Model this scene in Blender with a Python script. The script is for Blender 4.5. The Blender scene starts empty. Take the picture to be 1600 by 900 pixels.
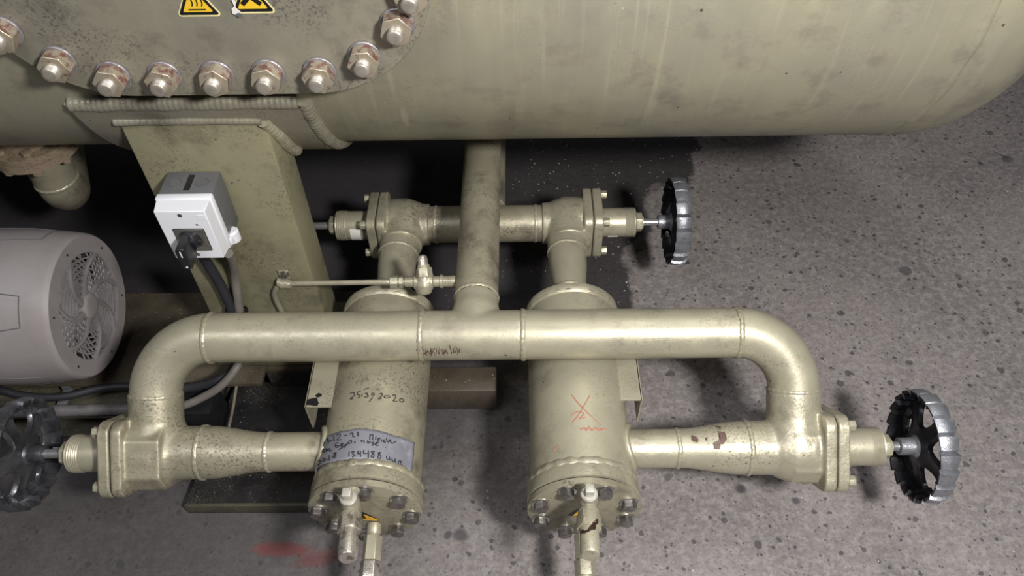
import bpy, bmesh, math, random
from math import sin, cos, pi, radians, sqrt, atan2
from mathutils import Vector as V, Matrix, noise
random.seed(4)
SC = bpy.context.scene
COL = SC.collection

# ---------------------------------------------------------------- camera
FPX = 1230.0
CAM = V((0, 0, 1.52))
_p, _y, _r = radians(49), radians(.9), radians(1.3)
_fh = V((-sin(_y), cos(_y), 0)); _r0 = V((cos(_y), sin(_y), 0))
FWD = _fh * cos(_p) + V((0, 0, -sin(_p)))
_U0 = _r0.cross(FWD)
RGT = _r0 * cos(_r) - _U0 * sin(_r)
UPV = _U0 * cos(_r) + _r0 * sin(_r)
cam = bpy.data.cameras.new('camera'); camo = bpy.data.objects.new('camera', cam); COL.objects.link(camo)
cam.sensor_width = 36; cam.lens = 36 * FPX / 1600; cam.clip_start = .02
m = Matrix((RGT, UPV, -FWD)).transposed().to_4x4(); m.translation = CAM
camo.matrix_world = m
SC.camera = camo
SC.view_settings.view_transform = 'Standard'; SC.view_settings.look = 'None'
SC.view_settings.gamma = 1; SC.view_settings.use_curve_mapping = False
SC.view_settings.exposure = 0.0

def ray(px, py): return FWD + RGT * ((px - 800) / FPX) - UPV * ((py - 450) / FPX)
def at(px, py, x=None, y=None, z=None):
    r = ray(px, py)
    s = (x - CAM.x) / r.x if x is not None else (y - CAM.y) / r.y if y is not None else (z - CAM.z) / r.z
    return CAM + r * s

# ---------------------------------------------------------------- world and lights
w = bpy.data.worlds.new('world'); SC.world = w; w.use_nodes = True
w.node_tree.nodes['Background'].inputs[0].default_value = (.80, .85, 1, 1)
w.node_tree.nodes['Background'].inputs[1].default_value = .07
def area(name, loc, target, sx, sy, power, color):
    l = bpy.data.lights.new(name, 'AREA'); l.shape = 'RECTANGLE'; l.size = sx; l.size_y = sy
    l.energy = power; l.color = color
    o = bpy.data.objects.new(name, l); COL.objects.link(o); o.location = loc
    o.rotation_euler = (V(target) - V(loc)).to_track_quat('-Z', 'Y').to_euler()
    return o
area('work_lamp', (.62, -.22, 1.85), (.1, 1.0, .2), .20, .15, 50, (1, .97, .93))
area('ceiling_fill', (.7, 1.2, 3.6), (.5, 1.1, 0), 1.6, .35, 25, (.96, .97, 1))  # unseen overhead fill for the header's shade on the filters
area('ceiling_fill', (-1.1, -.7, 3.4), (-.5, 1.0, 0), 1.6, .35, 36, (.97, .97, 1))  # unseen fill added to brighten the left side

# ---------------------------------------------------------------- materials
def nt(name):
    m = bpy.data.materials.new(name); m.use_nodes = True
    return m, m.node_tree, m.node_tree.nodes['Principled BSDF']
class NB:
    """small helper that wires noise masks and mixes inside one material"""
    def __init__(s, t, coord='Object'):
        s.t = t
        tc = t.nodes.new('ShaderNodeTexCoord'); s.co = tc.outputs[coord]
        oi = t.nodes.new('ShaderNodeObjectInfo')
        s.rnd = oi.outputs['Random']
    def n(s, kind, **kw):
        nd = s.t.nodes.new(kind)
        for k, v in kw.items(): setattr(nd, k, v)
        return nd
    def lk(s, a, b): s.t.links.new(a, b)
    def shift(s, k=10):
        a = s.n('ShaderNodeVectorMath', operation='SCALE'); a.inputs[0].default_value = (1.3, 2.1, 3.7)
        mm = s.math('MULTIPLY', s.rnd, k); s.lk(mm, a.inputs[3])
        b = s.n('ShaderNodeVectorMath', operation='ADD'); s.lk(s.co, b.inputs[0]); s.lk(a.outputs[0], b.inputs[1]); s.co = b.outputs[0]
    def math(s, op, a, b=None, clamp=False):
        nd = s.n('ShaderNodeMath', operation=op); nd.use_clamp = clamp
        for i, v in enumerate((a, b)):
            if v is None: continue
            if isinstance(v, (int, float)): nd.inputs[i].default_value = v
            else: s.lk(v, nd.inputs[i])
        return nd.outputs[0]
    def mapped(s, sc):
        mp = s.n('ShaderNodeMapping'); mp.inputs['Scale'].default_value = sc; s.lk(s.co, mp.inputs[0]); return mp.outputs[0]
    def noise(s, scale, detail=3, rough=.55, co=None, dist=0):
        nd = s.n('ShaderNodeTexNoise'); nd.inputs['Scale'].default_value = scale; nd.inputs['Detail'].default_value = detail
        nd.inputs['Roughness'].default_value = rough; nd.inputs['Distortion'].default_value = dist
        s.lk(co or s.co, nd.inputs['Vector']); return nd.outputs[0]
    def ramp(s, v, a, b, lo=0, hi=1):
        nd = s.n('ShaderNodeMapRange'); nd.inputs[1].default_value = a; nd.inputs[2].default_value = b
        nd.inputs[3].default_value = lo; nd.inputs[4].default_value = hi; nd.clamp = True
        s.lk(v, nd.inputs[0]); return nd.outputs[0]
    def dots(s, scale, radius, keep, soft=.03, co=None):
        """round spots: a share KEEP of voronoi cells carries one spot"""
        vo = s.n('ShaderNodeTexVoronoi'); vo.inputs['Scale'].default_value = scale; s.lk(co or s.co, vo.inputs['Vector'])
        sp = s.n('ShaderNodeSeparateColor'); s.lk(vo.outputs['Color'], sp.inputs[0])
        rr = s.math('MULTIPLY', sp.outputs[1], radius)
        d = s.math('SUBTRACT', rr, vo.outputs['Distance'])
        d = s.ramp(d, 0, soft)
        k = s.math('LESS_THAN', sp.outputs[0], keep)
        return s.math('MULTIPLY', d, k)
    def mix(s, f, a, b):
        nd = s.n('ShaderNodeMix', data_type='RGBA'); nd.clamp_factor = True
        if isinstance(f, (int, float)): nd.inputs[0].default_value = f
        else: s.lk(f, nd.inputs[0])
        for i, v in ((6, a), (7, b)):
            if isinstance(v, tuple): nd.inputs[i].default_value = (*v, 1)
            else: s.lk(v, nd.inputs[i])
        return nd.outputs[2]
    def bump(s, h, strength, dist, prev=None):
        nd = s.n('ShaderNodeBump'); nd.inputs['Strength'].default_value = strength; nd.inputs['Distance'].default_value = dist
        s.lk(h, nd.inputs['Height'])
        if prev: s.lk(prev, nd.inputs['Normal'])
        return nd.outputs[0]

def paint(name, base, alt, dirt, metal=.35, rough=.42, dirt_amt=.5, chips=.0, specks=.2, bump=.25, bscale=220, streak=False, chipcol=(.05,.025,.018), shift=False):
    m, t, b = nt(name); q = NB(t)
    if shift: q.shift()
    c = q.mix(q.ramp(q.noise(7, 4), .35, .68), base, alt)
    dm = q.ramp(q.noise(13, 7, .68), .58 - .10 * dirt_amt, .70)
    c = q.mix(q.math('MULTIPLY', dm, dirt_amt), c, dirt)
    fine = q.ramp(q.noise(230, 4, .7), .53, .60)
    fm = q.math('MULTIPLY', fine, q.ramp(q.noise(9, 4, .6), .47, .62))
    c = q.mix(q.math('MULTIPLY', fm, specks * 2.2), c, dirt)
    if streak:
        s1 = q.noise(1, 3, .6, co=q.mapped((60, 2.2, 2.2)))
        c = q.mix(q.math('MULTIPLY', q.ramp(s1, .58, .75), .35), c, tuple(min(1, v * 1.5) for v in base))
        s2 = q.noise(1, 4, .6, co=q.mapped((9, 1.2, 1.2)))
        c = q.mix(q.math('MULTIPLY', q.ramp(s2, .5, .75), .35), c, dirt)
        lines = q.ramp(q.noise(1, 1, .4, co=q.mapped((22, 3.5, 3.5))), .755, .775)
        c = q.mix(q.math('MULTIPLY', lines, .5), c, (.55, .52, .42))
    pits = q.dots(75, .20, .05, .05)
    c = q.mix(q.math('MULTIPLY', pits, .85), c, (.05, .04, .03))
    lt = q.dots(110, .16, .03, .05)
    c = q.mix(q.math('MULTIPLY', lt, .6), c, (.75, .72, .6))
    rg = q.ramp(q.noise(30, 4), .3, .7, rough - .06, rough + .12)
    met = metal
    if chips > 0:
        cm = q.ramp(q.noise(24, 2, .45, dist=.6), 1 - chips - .008, 1 - chips + .008)
        edge = q.ramp(q.noise(24, 2, .45, dist=.6), 1 - chips - .02, 1 - chips - .006)
        c = q.mix(q.math('MULTIPLY', edge, .3), c, (.6, .57, .45))
        c = q.mix(cm, c, chipcol)
    q.lk(c, b.inputs['Base Color']); b.inputs['Metallic'].default_value = met; q.lk(rg, b.inputs['Roughness'])
    n1 = q.bump(q.noise(bscale, 3, .6), bump, .0012)
    n2 = q.bump(q.noise(22, 3, .5), bump * .6, .004, n1)
    q.lk(n2, b.inputs['Normal'])
    return m
def plain(name, col, rough=.5, metal=0, var=.25, scale=40, bump=.15, coat=0, shift=False, col2=None, lo=.4, hi=.7):
    m, t, b = nt(name); q = NB(t)
    if shift: q.shift()
    c = q.mix(q.ramp(q.noise(scale, 4, .6), lo, hi), col, col2 or tuple(v * (1 - var) for v in col))
    q.lk(c, b.inputs['Base Color']); b.inputs['Metallic'].default_value = metal
    b.inputs['Coat Weight'].default_value = coat
    q.lk(q.ramp(q.noise(scale * 2, 3), .3, .7, max(.05, rough - .08), rough + .1), b.inputs['Roughness'])
    q.lk(q.bump(q.noise(scale * 5, 3), bump, .001), b.inputs['Normal'])
    return m

M = {}
G1, G2, DIRT = (.43, .402, .298), (.37, .348, .262), (.12, .095, .075)
M['gold'] = paint('gold_paint', G1, G2, DIRT, metal=.40, rough=.40, dirt_amt=.4, specks=.14, bump=.2)
M['gold_dirty'] = paint('dirty_gold_paint', (.39, .362, .262), (.31, .285, .21), (.085, .068, .052), metal=.4, rough=.42, dirt_amt=.75, specks=.35, bump=.3)
M['gold_cast'] = paint('cast_gold_paint', (.44, .412, .305), (.37, .345, .258), (.10, .078, .06), metal=.42, rough=.36, dirt_amt=.5, specks=.22, bump=.55, bscale=150)
M['gold_chip'] = paint('chipped_gold_paint', (.43, .402, .30), (.37, .348, .262), (.10, .08, .06), metal=.42, rough=.38, dirt_amt=.3, specks=.25, chips=.30, bump=.25)
M['gold_column'] = paint('column_paint', (.29, .27, .17), (.25, .235, .15), (.075, .062, .045), metal=.3, rough=.5, dirt_amt=.5, specks=.3, bump=.35)
M['vessel'] = paint('vessel_paint', (.37, .348, .25), (.31, .298, .235), (.20, .172, .148), metal=.4, rough=.42, dirt_amt=.55, specks=.12, bump=.12, streak=True)
M['cover'] = paint('cover_paint', (.29, .27, .205), (.235, .22, .18), (.10, .084, .072), metal=.3, rough=.45, dirt_amt=.5, specks=.35, bump=.25)
M['weld'] = paint('weld_paint', (.43, .402, .295), (.36, .338, .25), (.12, .10, .075), metal=.4, rough=.36, dirt_amt=.4, specks=.3, bump=.5, bscale=90)
M['rust_flange'] = paint('rosy_flange_paint', (.30, .21, .18), (.33, .29, .17), (.12, .08, .07), metal=.3, rough=.4, dirt_amt=.5, specks=.5, bump=.7, bscale=70)
M['steel'] = plain('bright_steel', (.55, .54, .52), .3, 1, .35, 60, shift=True)
M['bolt_steel'] = plain('dull_bolt_steel', (.30, .28, .27), .38, .9, .5, 120, .3, shift=True)
M['stem'] = plain('polished_stem', (.42, .42, .43), .28, .7, .2)
M['stem_paint'] = plain('scuffed_light_paint', (.50, .48, .42), .4, .3, .25, 120)
M['nut_rust'] = plain('red_primed_nut', (.22, .10, .085), .4, .35, 0, 90, .7, shift=True, col2=(.38, .33, .25), lo=.40, hi=.56)
M['nut_face'] = plain('worn_nut_face', (.42, .37, .28), .4, .5, .35, 90, .5, shift=True, col2=(.24, .13, .10), lo=.56, hi=.66)
M['washer'] = plain('zinc_washer', (.38, .36, .38), .42, .6, .4, 90, .3, shift=True)
M['stud'] = plain('stud_steel', (.46, .42, .36), .42, .6, .35, 90, .3, shift=True)
M['nickel'] = plain('nickel_cap', (.62, .58, .52), .28, .8, 0, 70, .4, col2=(.30, .26, .2), lo=.55, hi=.62)
M['wheel'] = plain('grey_cast_wheel', (.165, .168, .185), .36, .75, .55, 38, .5, col2=(.05, .05, .055), lo=.45, hi=.72)
M['wheel_black'] = plain('black_wheel_web', (.045, .045, .052), .34, .6, .4, 30, .4)  # black also stands in for shade on the wheels' unlit inside
M['wheel_silver'] = plain('worn_silver_rim', (.30, .31, .34), .42, .7, 0, 60, .6, col2=(.13, .13, .15), lo=.5, hi=.75)
M['motor'] = plain('grey_motor_plastic', (.30, .275, .28), .55, 0, 0, 9, .25, col2=(.24, .215, .21))
M['motor_face'] = plain('motor_grille_plastic', (.25, .235, .24), .5, 0, 0, 20, .3, col2=(.18, .165, .165))
M['void'] = plain('black_plastic_fan', (.035, .034, .036), .5, 0, .4)
M['white'] = plain('white_plastic', (.74, .75, .80), .42, 0, .04, 20, .05)
M['label_white'] = plain('white_sticker', (.72, .70, .66), .5, 0, .1)
M['box_grey'] = plain('grey_box_plastic', (.115, .117, .125), .5, 0, .1, 30, .15)
M['plate_grey'] = plain('brushed_plate', (.24, .24, .22), .3, .7, .2)
M['black'] = plain('black_plastic', (.012, .012, .014), .35, 0, .3)
M['cable_dark'] = plain('dark_cable', (.028, .028, .034), .5, 0, .4, 15)
M['cable_grey'] = plain('grey_cable', (.19, .17, .155), .55, 0, .3, 15)
M['conduit'] = plain('grey_conduit', (.17, .16, .165), .5, .1, .5, 25, .3)
M['gasket'] = plain('gasket', (.02, .018, .015), .7)
M['tape'] = None
M['ink'] = plain('marker_ink', (.016, .016, .026), .6, 0, .1)
M['ink_brown'] = plain('faded_marker_ink', (.03, .025, .02), .6, 0, .1)
M['red_chalk'] = plain('red_chalk', (.42, .13, .09), .7, 0, 0, 160, .2, col2=(.32, .22, .14), lo=.45, hi=.6)
M['yellow'] = plain('warning_yellow', (.78, .50, .03), .4, 0, .08, 20, .03)
M['cream'] = plain('sticker_edge', (.80, .72, .36), .4, 0, .1, 20, .03)
M['orange'] = plain('warning_orange', (.78, .42, .03), .4, 0, .08, 20, .03)

# duct tape: fine ribs over its width
m_, t_, b_ = nt('duct_tape'); q = NB(t_)
wv = q.n('ShaderNodeTexWave', wave_type='BANDS', bands_direction='X'); wv.inputs['Scale'].default_value = 150; wv.inputs['Distortion'].default_value = .6
q.lk(q.co, wv.inputs['Vector'])
c = q.mix(q.ramp(q.noise(12, 3), .35, .7), (.215, .217, .25), (.28, .282, .315))
c = q.mix(q.math('MULTIPLY', wv.outputs['Fac'], .35), c, (.16, .165, .20))
c = q.mix(q.math('MULTIPLY', q.ramp(q.noise(26, 4), .6, .75), .5), c, (.5, .5, .54))
q.lk(c, b_.inputs['Base Color']); b_.inputs['Roughness'].default_value = .42; b_.inputs['Metallic'].default_value = .2
q.lk(q.bump(q.noise(14, 3), .5, .006, q.bump(wv.outputs['Fac'], .3, .0006)), b_.inputs['Normal'])
M['tape'] = m_

# floor: worn concrete, drops, pits, grime and painted shade under the machine
m_, t_, b_ = nt('concrete_floor'); q = NB(t_)
c = q.mix(q.ramp(q.noise(3.2, 6, .6), .35, .68), (.245, .218, .212), (.160, .144, .142))
c = q.mix(q.math('MULTIPLY', q.ramp(q.noise(55, 6, .7), .45, .60), .50), c, (.36, .33, .32))
c = q.mix(q.math('MULTIPLY', q.ramp(q.noise(120, 5, .75), .50, .62), .50), c, (.085, .076, .076))
c = q.mix(q.math('MULTIPLY', q.ramp(q.noise(1, 4, .6, co=q.mapped((5, 26, 1))), .60, .72), .25), c, (.36, .33, .32))
wob = q.n('ShaderNodeVectorMath', operation='ADD')
nz = q.n('ShaderNodeTexNoise'); nz.inputs['Scale'].default_value = 45; q.lk(q.co, nz.inputs['Vector'])
sc_ = q.n('ShaderNodeVectorMath', operation='SCALE'); q.lk(nz.outputs['Color'], sc_.inputs[0]); sc_.inputs[3].default_value = .012
q.lk(q.co, wob.inputs[0]); q.lk(sc_.outputs[0], wob.inputs[1]); wc = wob.outputs[0]
for sc, rad, keep, am in ((16, .30, .16, .62), (34, .36, .22, .72), (70, .42, .30, .75), (150, .42, .22, .7)):
    c = q.mix(q.math('MULTIPLY', q.dots(sc, rad, keep, .05, wc), am), c, (.042, .038, .042))
c = q.mix(q.math('MULTIPLY', q.dots(60, .16, .05, .03, wc), .8), c, (.62, .60, .58))
c = q.mix(q.math('MULTIPLY', q.dots(170, .22, .05, .05), .7), c, (.60, .58, .55))
sep = q.n('ShaderNodeSeparateXYZ'); q.lk(q.co, sep.inputs[0]); X, Y = sep.outputs[0], sep.outputs[1]
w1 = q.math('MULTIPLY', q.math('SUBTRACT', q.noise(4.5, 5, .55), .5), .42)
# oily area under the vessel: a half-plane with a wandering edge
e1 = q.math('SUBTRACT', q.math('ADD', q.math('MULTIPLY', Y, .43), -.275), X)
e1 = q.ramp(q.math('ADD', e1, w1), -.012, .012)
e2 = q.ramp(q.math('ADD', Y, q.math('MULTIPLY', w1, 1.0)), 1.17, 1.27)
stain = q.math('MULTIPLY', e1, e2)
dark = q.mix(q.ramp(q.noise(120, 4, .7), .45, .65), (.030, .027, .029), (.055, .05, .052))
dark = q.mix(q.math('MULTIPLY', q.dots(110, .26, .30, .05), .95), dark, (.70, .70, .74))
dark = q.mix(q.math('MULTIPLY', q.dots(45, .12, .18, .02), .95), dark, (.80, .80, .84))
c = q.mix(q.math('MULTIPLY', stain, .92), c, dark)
# darker grimy floor on the left; around the skid and between the filters also painted shade
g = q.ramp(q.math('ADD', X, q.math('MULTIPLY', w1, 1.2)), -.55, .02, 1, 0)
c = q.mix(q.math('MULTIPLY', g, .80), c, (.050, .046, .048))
g2 = q.math('MULTIPLY', q.ramp(q.math('ADD', X, w1), -.02, .05, 1, 0), q.ramp(q.math('ADD', Y, w1), .70, .95))  # grime plus the shade of filter and beam, put into the colour
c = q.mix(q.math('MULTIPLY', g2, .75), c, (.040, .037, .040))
# red paint rub marks
def blob(cx, cy, sx, sy, rot=0):
    mp = q.n('ShaderNodeMapping', vector_type='TEXTURE'); mp.inputs['Location'].default_value = (cx, cy, 0); mp.inputs['Rotation'].default_value = (0, 0, rot)
    mp.inputs['Scale'].default_value = (sx, sy, 1); q.lk(q.co, mp.inputs[0])
    ln = q.n('ShaderNodeVectorMath', operation='LENGTH'); q.lk(mp.outputs[0], ln.inputs[0])
    v = q.math('ADD', ln.outputs['Value'], q.math('MULTIPLY', q.noise(30, 4), .9))
    return q.ramp(v, 1.0, 1.5, 1, 0)
RP = at(440, 858, z=0); RP2 = at(505, 872, z=0)
c = q.mix(q.math('MULTIPLY', blob(RP.x, RP.y, .075, .018, -.05), .75), c, (.17, .045, .045))
c = q.mix(q.math('MULTIPLY', blob(RP2.x, RP2.y, .06, .02, .2), .6), c, (.16, .05, .05))
for bx, by, s in ((720, 836, .014), (1156, 764, .010), (1243, 783, .008), (1098, 602, .006), (1160, 765, .009), (875, 800, .01)):
    P_ = at(bx, by, z=0); c = q.mix(q.math('MULTIPLY', blob(P_.x, P_.y, s * 1.3, s * 1.3), .8), c, (.05, .045, .05))
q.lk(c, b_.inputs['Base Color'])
q.lk(q.ramp(q.noise(20, 4), .3, .7, .48, .72), b_.inputs['Roughness'])
q.lk(q.bump(q.noise(90, 5, .7), .35, .002, q.bump(q.noise(14, 4), .2, .004)), b_.inputs['Normal'])
M['floor'] = m_

# speckled black steel of the skid, with overspray
def oversprayed(name, base, spray, amt):
    m, t, b = nt(name); q = NB(t)
    c = q.mix(q.ramp(q.noise(14, 5, .6), .4, .7), base, tuple(v * .5 for v in base))
    mk = q.math('MULTIPLY', q.ramp(q.noise(520, 3, .8), .53, .62), q.ramp(q.noise(8, 3), .5 - amt * .3, .75 - amt * .3))
    c = q.mix(mk, c, spray)
    c = q.mix(q.math('MULTIPLY', q.dots(240, .3, .10, .05), .8), c, (.6, .58, .5))
    q.lk(c, b.inputs['Base Color']); b.inputs['Roughness'].default_value = .45; b.inputs['Metallic'].default_value = .15
    q.lk(q.bump(q.noise(200, 3, .6), .4, .0015), b.inputs['Normal'])
    return m
M['skid_brown'] = oversprayed('grimy_brown_steel', (.085, .068, .052), (.20, .18, .10), .35)
M['skid_black'] = oversprayed('black_oversprayed_steel', (.022, .021, .024), (.24, .22, .15), .15)
M['skid_edge'] = oversprayed('dull_gold_oversprayed_steel', (.095, .088, .062), (.26, .24, .17), .3)

# ---------------------------------------------------------------- mesh helpers
def basis(axis, ref=None):
    w = V(axis).normalized()
    r = V(ref) if ref is not None else (V((0, 0, 1)) if abs(w.z) < .9 else V((0, 1, 0)))
    u = (r - w * r.dot(w)).normalized()
    return u, w.cross(u), w            # u (towards ref), v, w (axis)
def lathe(bm, prof, o, axis, seg=56, ref=None, rmod=None, caps=True):
    u, v, w = basis(axis, ref); o = V(o); rings = []
    for s, r in prof:
        ring = []
        for k in range(seg):
            a = 2 * pi * k / seg; rr = r * (rmod(a, s) if rmod else 1)
            ring.append(bm.verts.new(o + w * s + u * (rr * cos(a)) + v * (rr * sin(a))))
        rings.append(ring)
    for A, B in zip(rings, rings[1:]):
        for k in range(seg):
            bm.faces.new((A[k], A[(k + 1) % seg], B[(k + 1) % seg], B[k]))
    if caps:
        bm.faces.new(list(reversed(rings[0]))); bm.faces.new(rings[-1])
def lring(bm, prof, o, axis, seg=56, ref=None, rmod=None):
    """closed profile swept round the axis (a ring with a hole)"""
    u, v, w = basis(axis, ref); o = V(o); rings = []
    for k in range(seg):
        a = 2 * pi * k / seg
        rings.append([bm.verts.new(o + w * s + (u * cos(a) + v * sin(a)) * (r * (rmod(a, s) if rmod else 1))) for s, r in prof])
    n = len(prof)
    for k in range(seg):
        A, B = rings[k], rings[(k + 1) % seg]
        for i in range(n): bm.faces.new((A[i], B[i], B[(i + 1) % n], A[(i + 1) % n]))
def prism(bm, pts, o, axis, up, h, z0=0):
    """2D outline pts=(a along up x axis side, b along up), extruded by h along axis"""
    w = V(axis).normalized(); b = (V(up) - w * V(up).dot(w)).normalized(); a = b.cross(w); o = V(o)
    lo = [bm.verts.new(o + a * p[0] + b * p[1] + w * z0) for p in pts]
    hi = [bm.verts.new(o + a * p[0] + b * p[1] + w * (z0 + h)) for p in pts]
    n = len(pts)
    bm.faces.new(lo); bm.faces.new(list(reversed(hi)))
    for i in range(n): bm.faces.new((lo[i], hi[i], hi[(i + 1) % n], lo[(i + 1) % n]))
def box(bm, c, s, bev=0, ax=None):
    """box centred at c with full sizes s; ax = three axes"""
    A = ax or (V((1, 0, 0)), V((0, 1, 0)), V((0, 0, 1))); c = V(c)
    vs = [bm.verts.new(c + A[0] * (s[0] / 2 * i) + A[1] * (s[1] / 2 * j) + A[2] * (s[2] / 2 * k)) for i in (-1, 1) for j in (-1, 1) for k in (-1, 1)]
    fs = [(0, 1, 3, 2), (4, 6, 7, 5), (0, 4, 5, 1), (2, 3, 7, 6), (0, 2, 6, 4), (1, 5, 7, 3)]
    nf = [bm.faces.new([vs[i] for i in f]) for f in fs]
    if bev:
        es = list({e for f in nf for e in f.edges})
        bmesh.ops.bevel(bm, geom=es, offset=bev, segments=2, profile=.5, affect='EDGES')
def smooth_path(pts, n=8):
    pts = [V(p) for p in pts]; out = []
    P = [pts[0] * 2 - pts[1]] + pts + [pts[-1] * 2 - pts[-2]]
    for i in range(1, len(P) - 2):
        for k in range(n):
            t = k / n; a, b, c, d = P[i - 1], P[i], P[i + 1], P[i + 2]
            out.append(.5 * ((2 * b) + (c - a) * t + (2 * a - 5 * b + 4 * c - d) * t * t + (3 * b - a - 3 * c + d) * t ** 3))
    out.append(pts[-1]); return out
def tube(bm, pts, r, seg=20, rf=None, closed=False, caps=True):
    pts = [V(p) for p in pts]; n = len(pts); rings = []; u = None
    for i, p in enumerate(pts):
        if closed: d = pts[(i + 1) % n] - pts[i - 1]
        else: d = pts[min(i + 1, n - 1)] - pts[max(i - 1, 0)]
        d.normalize()
        if u is None: u = basis(d)[0]
        u = (u - d * u.dot(d)).normalized(); v = d.cross(u)
        rr = rf(i / (n - 1)) if rf else r
        rings.append([bm.verts.new(p + (u * cos(2 * pi * k / seg) + v * sin(2 * pi * k / seg)) * rr) for k in range(seg)])
    rng = range(n if closed else n - 1)
    for i in rng:
        A, B = rings[i], rings[(i + 1) % n]
        for k in range(seg): bm.faces.new((A[k], A[(k + 1) % seg], B[(k + 1) % seg], B[k]))
    if caps and not closed:
        bm.faces.new(list(reversed(rings[0]))); bm.faces.new(rings[-1])
def bead(bm, o, axis, R, r, seg=120, wob=.18):
    """weld bead: a ring of overlapping ripples"""
    u, v, w = basis(axis); o = V(o); n = 10; ph = random.random() * 9; rings = []
    for k in range(seg):
        a = 2 * pi * k / seg
        rp = 1 + wob * (.5 * sin(a * 26 + ph) + .7 * noise.noise(V((cos(a) * 4 + ph, sin(a) * 4, 0))))
        off = w * (r * .35 * noise.noise(V((cos(a) * 3, sin(a) * 3, ph))))
        d = u * cos(a) + v * sin(a)
        rings.append([bm.verts.new(o + off + d * (R + .55 * r * rp * cos(2 * pi * i / n)) + w * (r * rp * sin(2 * pi * i / n))) for i in range(n)])
    for k in range(seg):
        A, B = rings[k], rings[(k + 1) % seg]
        for i in range(n): bm.faces.new((A[i], B[i], B[(i + 1) % n], A[(i + 1) % n]))
def hexpts(R): return [(R * cos(pi / 3 * k + pi / 6), R * sin(pi / 3 * k + pi / 6)) for k in range(6)]
def rrect(w, h, r, n=6):
    o = []
    for cx, cy, a0 in ((w / 2 - r, h / 2 - r, 0), (-w / 2 + r, h / 2 - r, 90), (-w / 2 + r, -h / 2 + r, 180), (w / 2 - r, -h / 2 + r, 270)):
        for k in range(n + 1):
            a = radians(a0 + 90 * k / n); o.append((cx + r * cos(a), cy + r * sin(a)))
    return o
def finish(bm, name, sharp=38):
    bmesh.ops.recalc_face_normals(bm, faces=bm.faces)
    lim = radians(sharp)
    for f in bm.faces: f.smooth = True
    for e in bm.edges:
        if len(e.link_faces) == 2 and e.calc_face_angle(0) > lim: e.smooth = False
    me = bpy.data.meshes.new(name); bm.to_mesh(me); bm.free(); return me
def obj(name, bm, mat, parent=None, sharp=38, bevel=0, remesh=0, smooth=0):
    me = finish(bm, name, sharp) if isinstance(bm, bmesh.types.BMesh) else bm
    if mat and not me.materials: me.materials.append(mat)
    o = bpy.data.objects.new(name, me); COL.objects.link(o)
    if parent:
        o.parent = parent; o.matrix_parent_inverse = world_of(parent).inverted()
    if remesh:
        md = o.modifiers.new('remesh', 'REMESH'); md.mode = 'VOXEL'; md.voxel_size = remesh; md.use_smooth_shade = True
        if smooth:
            md = o.modifiers.new('smooth', 'SMOOTH'); md.factor = .6; md.iterations = smooth
    if bevel:
        md = o.modifiers.new('bevel', 'BEVEL'); md.width = bevel; md.segments = 2; md.limit_method = 'ANGLE'; md.angle_limit = radians(40)
        md.harden_normals = False
    return o
def world_of(o):
    m = o.matrix_basis.copy()
    while o.parent:
        m = o.parent.matrix_basis @ o.matrix_parent_inverse @ m if False else (o.parent.matrix_basis @ (o.matrix_parent_inverse @ m)); o = o.parent
    return m
def thing(name, label, cat, loc, group=None):
    o = bpy.data.objects.new(name, None); COL.objects.link(o); o.location = loc; o.empty_display_size = .05
    o.matrix_basis = Matrix.Translation(V(loc))
    o['label'] = label; o['category'] = cat
    if group: o['group'] = group
    return o
def tag(o, label, cat, group=None):
    o['label'] = label; o['category'] = cat
    if group: o['group'] = group
    return o
def place(name, me, o, axis, ref, parent, spin=0):
    """one mesh made at the origin along +Z, placed at o along axis"""
    u, v, w = basis(axis, ref)
    if spin: u, v = u * cos(spin) + v * sin(spin), v * cos(spin) - u * sin(spin)
    m = Matrix((u, v, w)).transposed().to_4x4(); m.translation = V(o)
    ob = bpy.data.objects.new(name, me); COL.objects.link(ob)
    ob.matrix_basis = m
    if parent: ob.parent = parent; ob.matrix_parent_inverse = world_of(parent).inverted()
    return ob
NB_ = bmesh.new
EX, EY, EZ = V((1, 0, 0)), V((0, 1, 0)), V((0, 0, 1))

# ---------------------------------------------------------------- setting
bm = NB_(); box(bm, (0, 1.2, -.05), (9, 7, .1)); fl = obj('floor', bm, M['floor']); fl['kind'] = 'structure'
M['plaster'] = plain('grey_plaster', (.16, .16, .16), .8, 0, .1, 3, .1)
for nm, cc, ss in (('wall_back', (0, 4.75, 2), (9.2, .1, 4.1)), ('wall_front', (0, -2.35, 2), (9.2, .1, 4.1)), ('wall_left', (-4.55, 1.2, 2), (.1, 7, 4.1)), ('wall_right', (4.55, 1.2, 2), (.1, 7, 4.1)), ('ceiling', (0, 1.2, 4.05), (9, 7, .1))):
    bm = NB_(); box(bm, cc, ss); wl_ = obj(nm, bm, M['plaster']); wl_['kind'] = 'structure'

# ---------------------------------------------------------------- pressure vessel
RV = .42; VC = V((0, 1.419, .935))
XS = .655                                   # where the dished head starts
ves = thing('pressure_vessel', 'huge horizontal olive gold steel vessel with a rounded right end, standing on a box column', 'pressure vessel', (-.5, 1.1, .1))
bm = NB_(); prof = [(-2.4, RV - .002), (XS - .004, RV - .002)]
lathe(bm, [(s, r) for s, r in [(-2.4, RV)] + [(-2.4 + (XS + 2.4) * k / 30, RV) for k in range(1, 31)]], (0, VC.y, VC.z), EX, seg=160)
obj('shell', bm, M['vessel'], ves)
bm = NB_()
hp = [(XS - .01, RV - .006)] + [(XS + .03 + .26 * sin(a), (RV + .001) * cos(a)) for a in [radians(4.5 * k) for k in range(0, 20)]]
lathe(bm, [(XS + .001, RV - .003)] + hp[1:], (0, VC.y, VC.z), EX, seg=160); obj('dished_head', bm, M['vessel'], ves)
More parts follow.
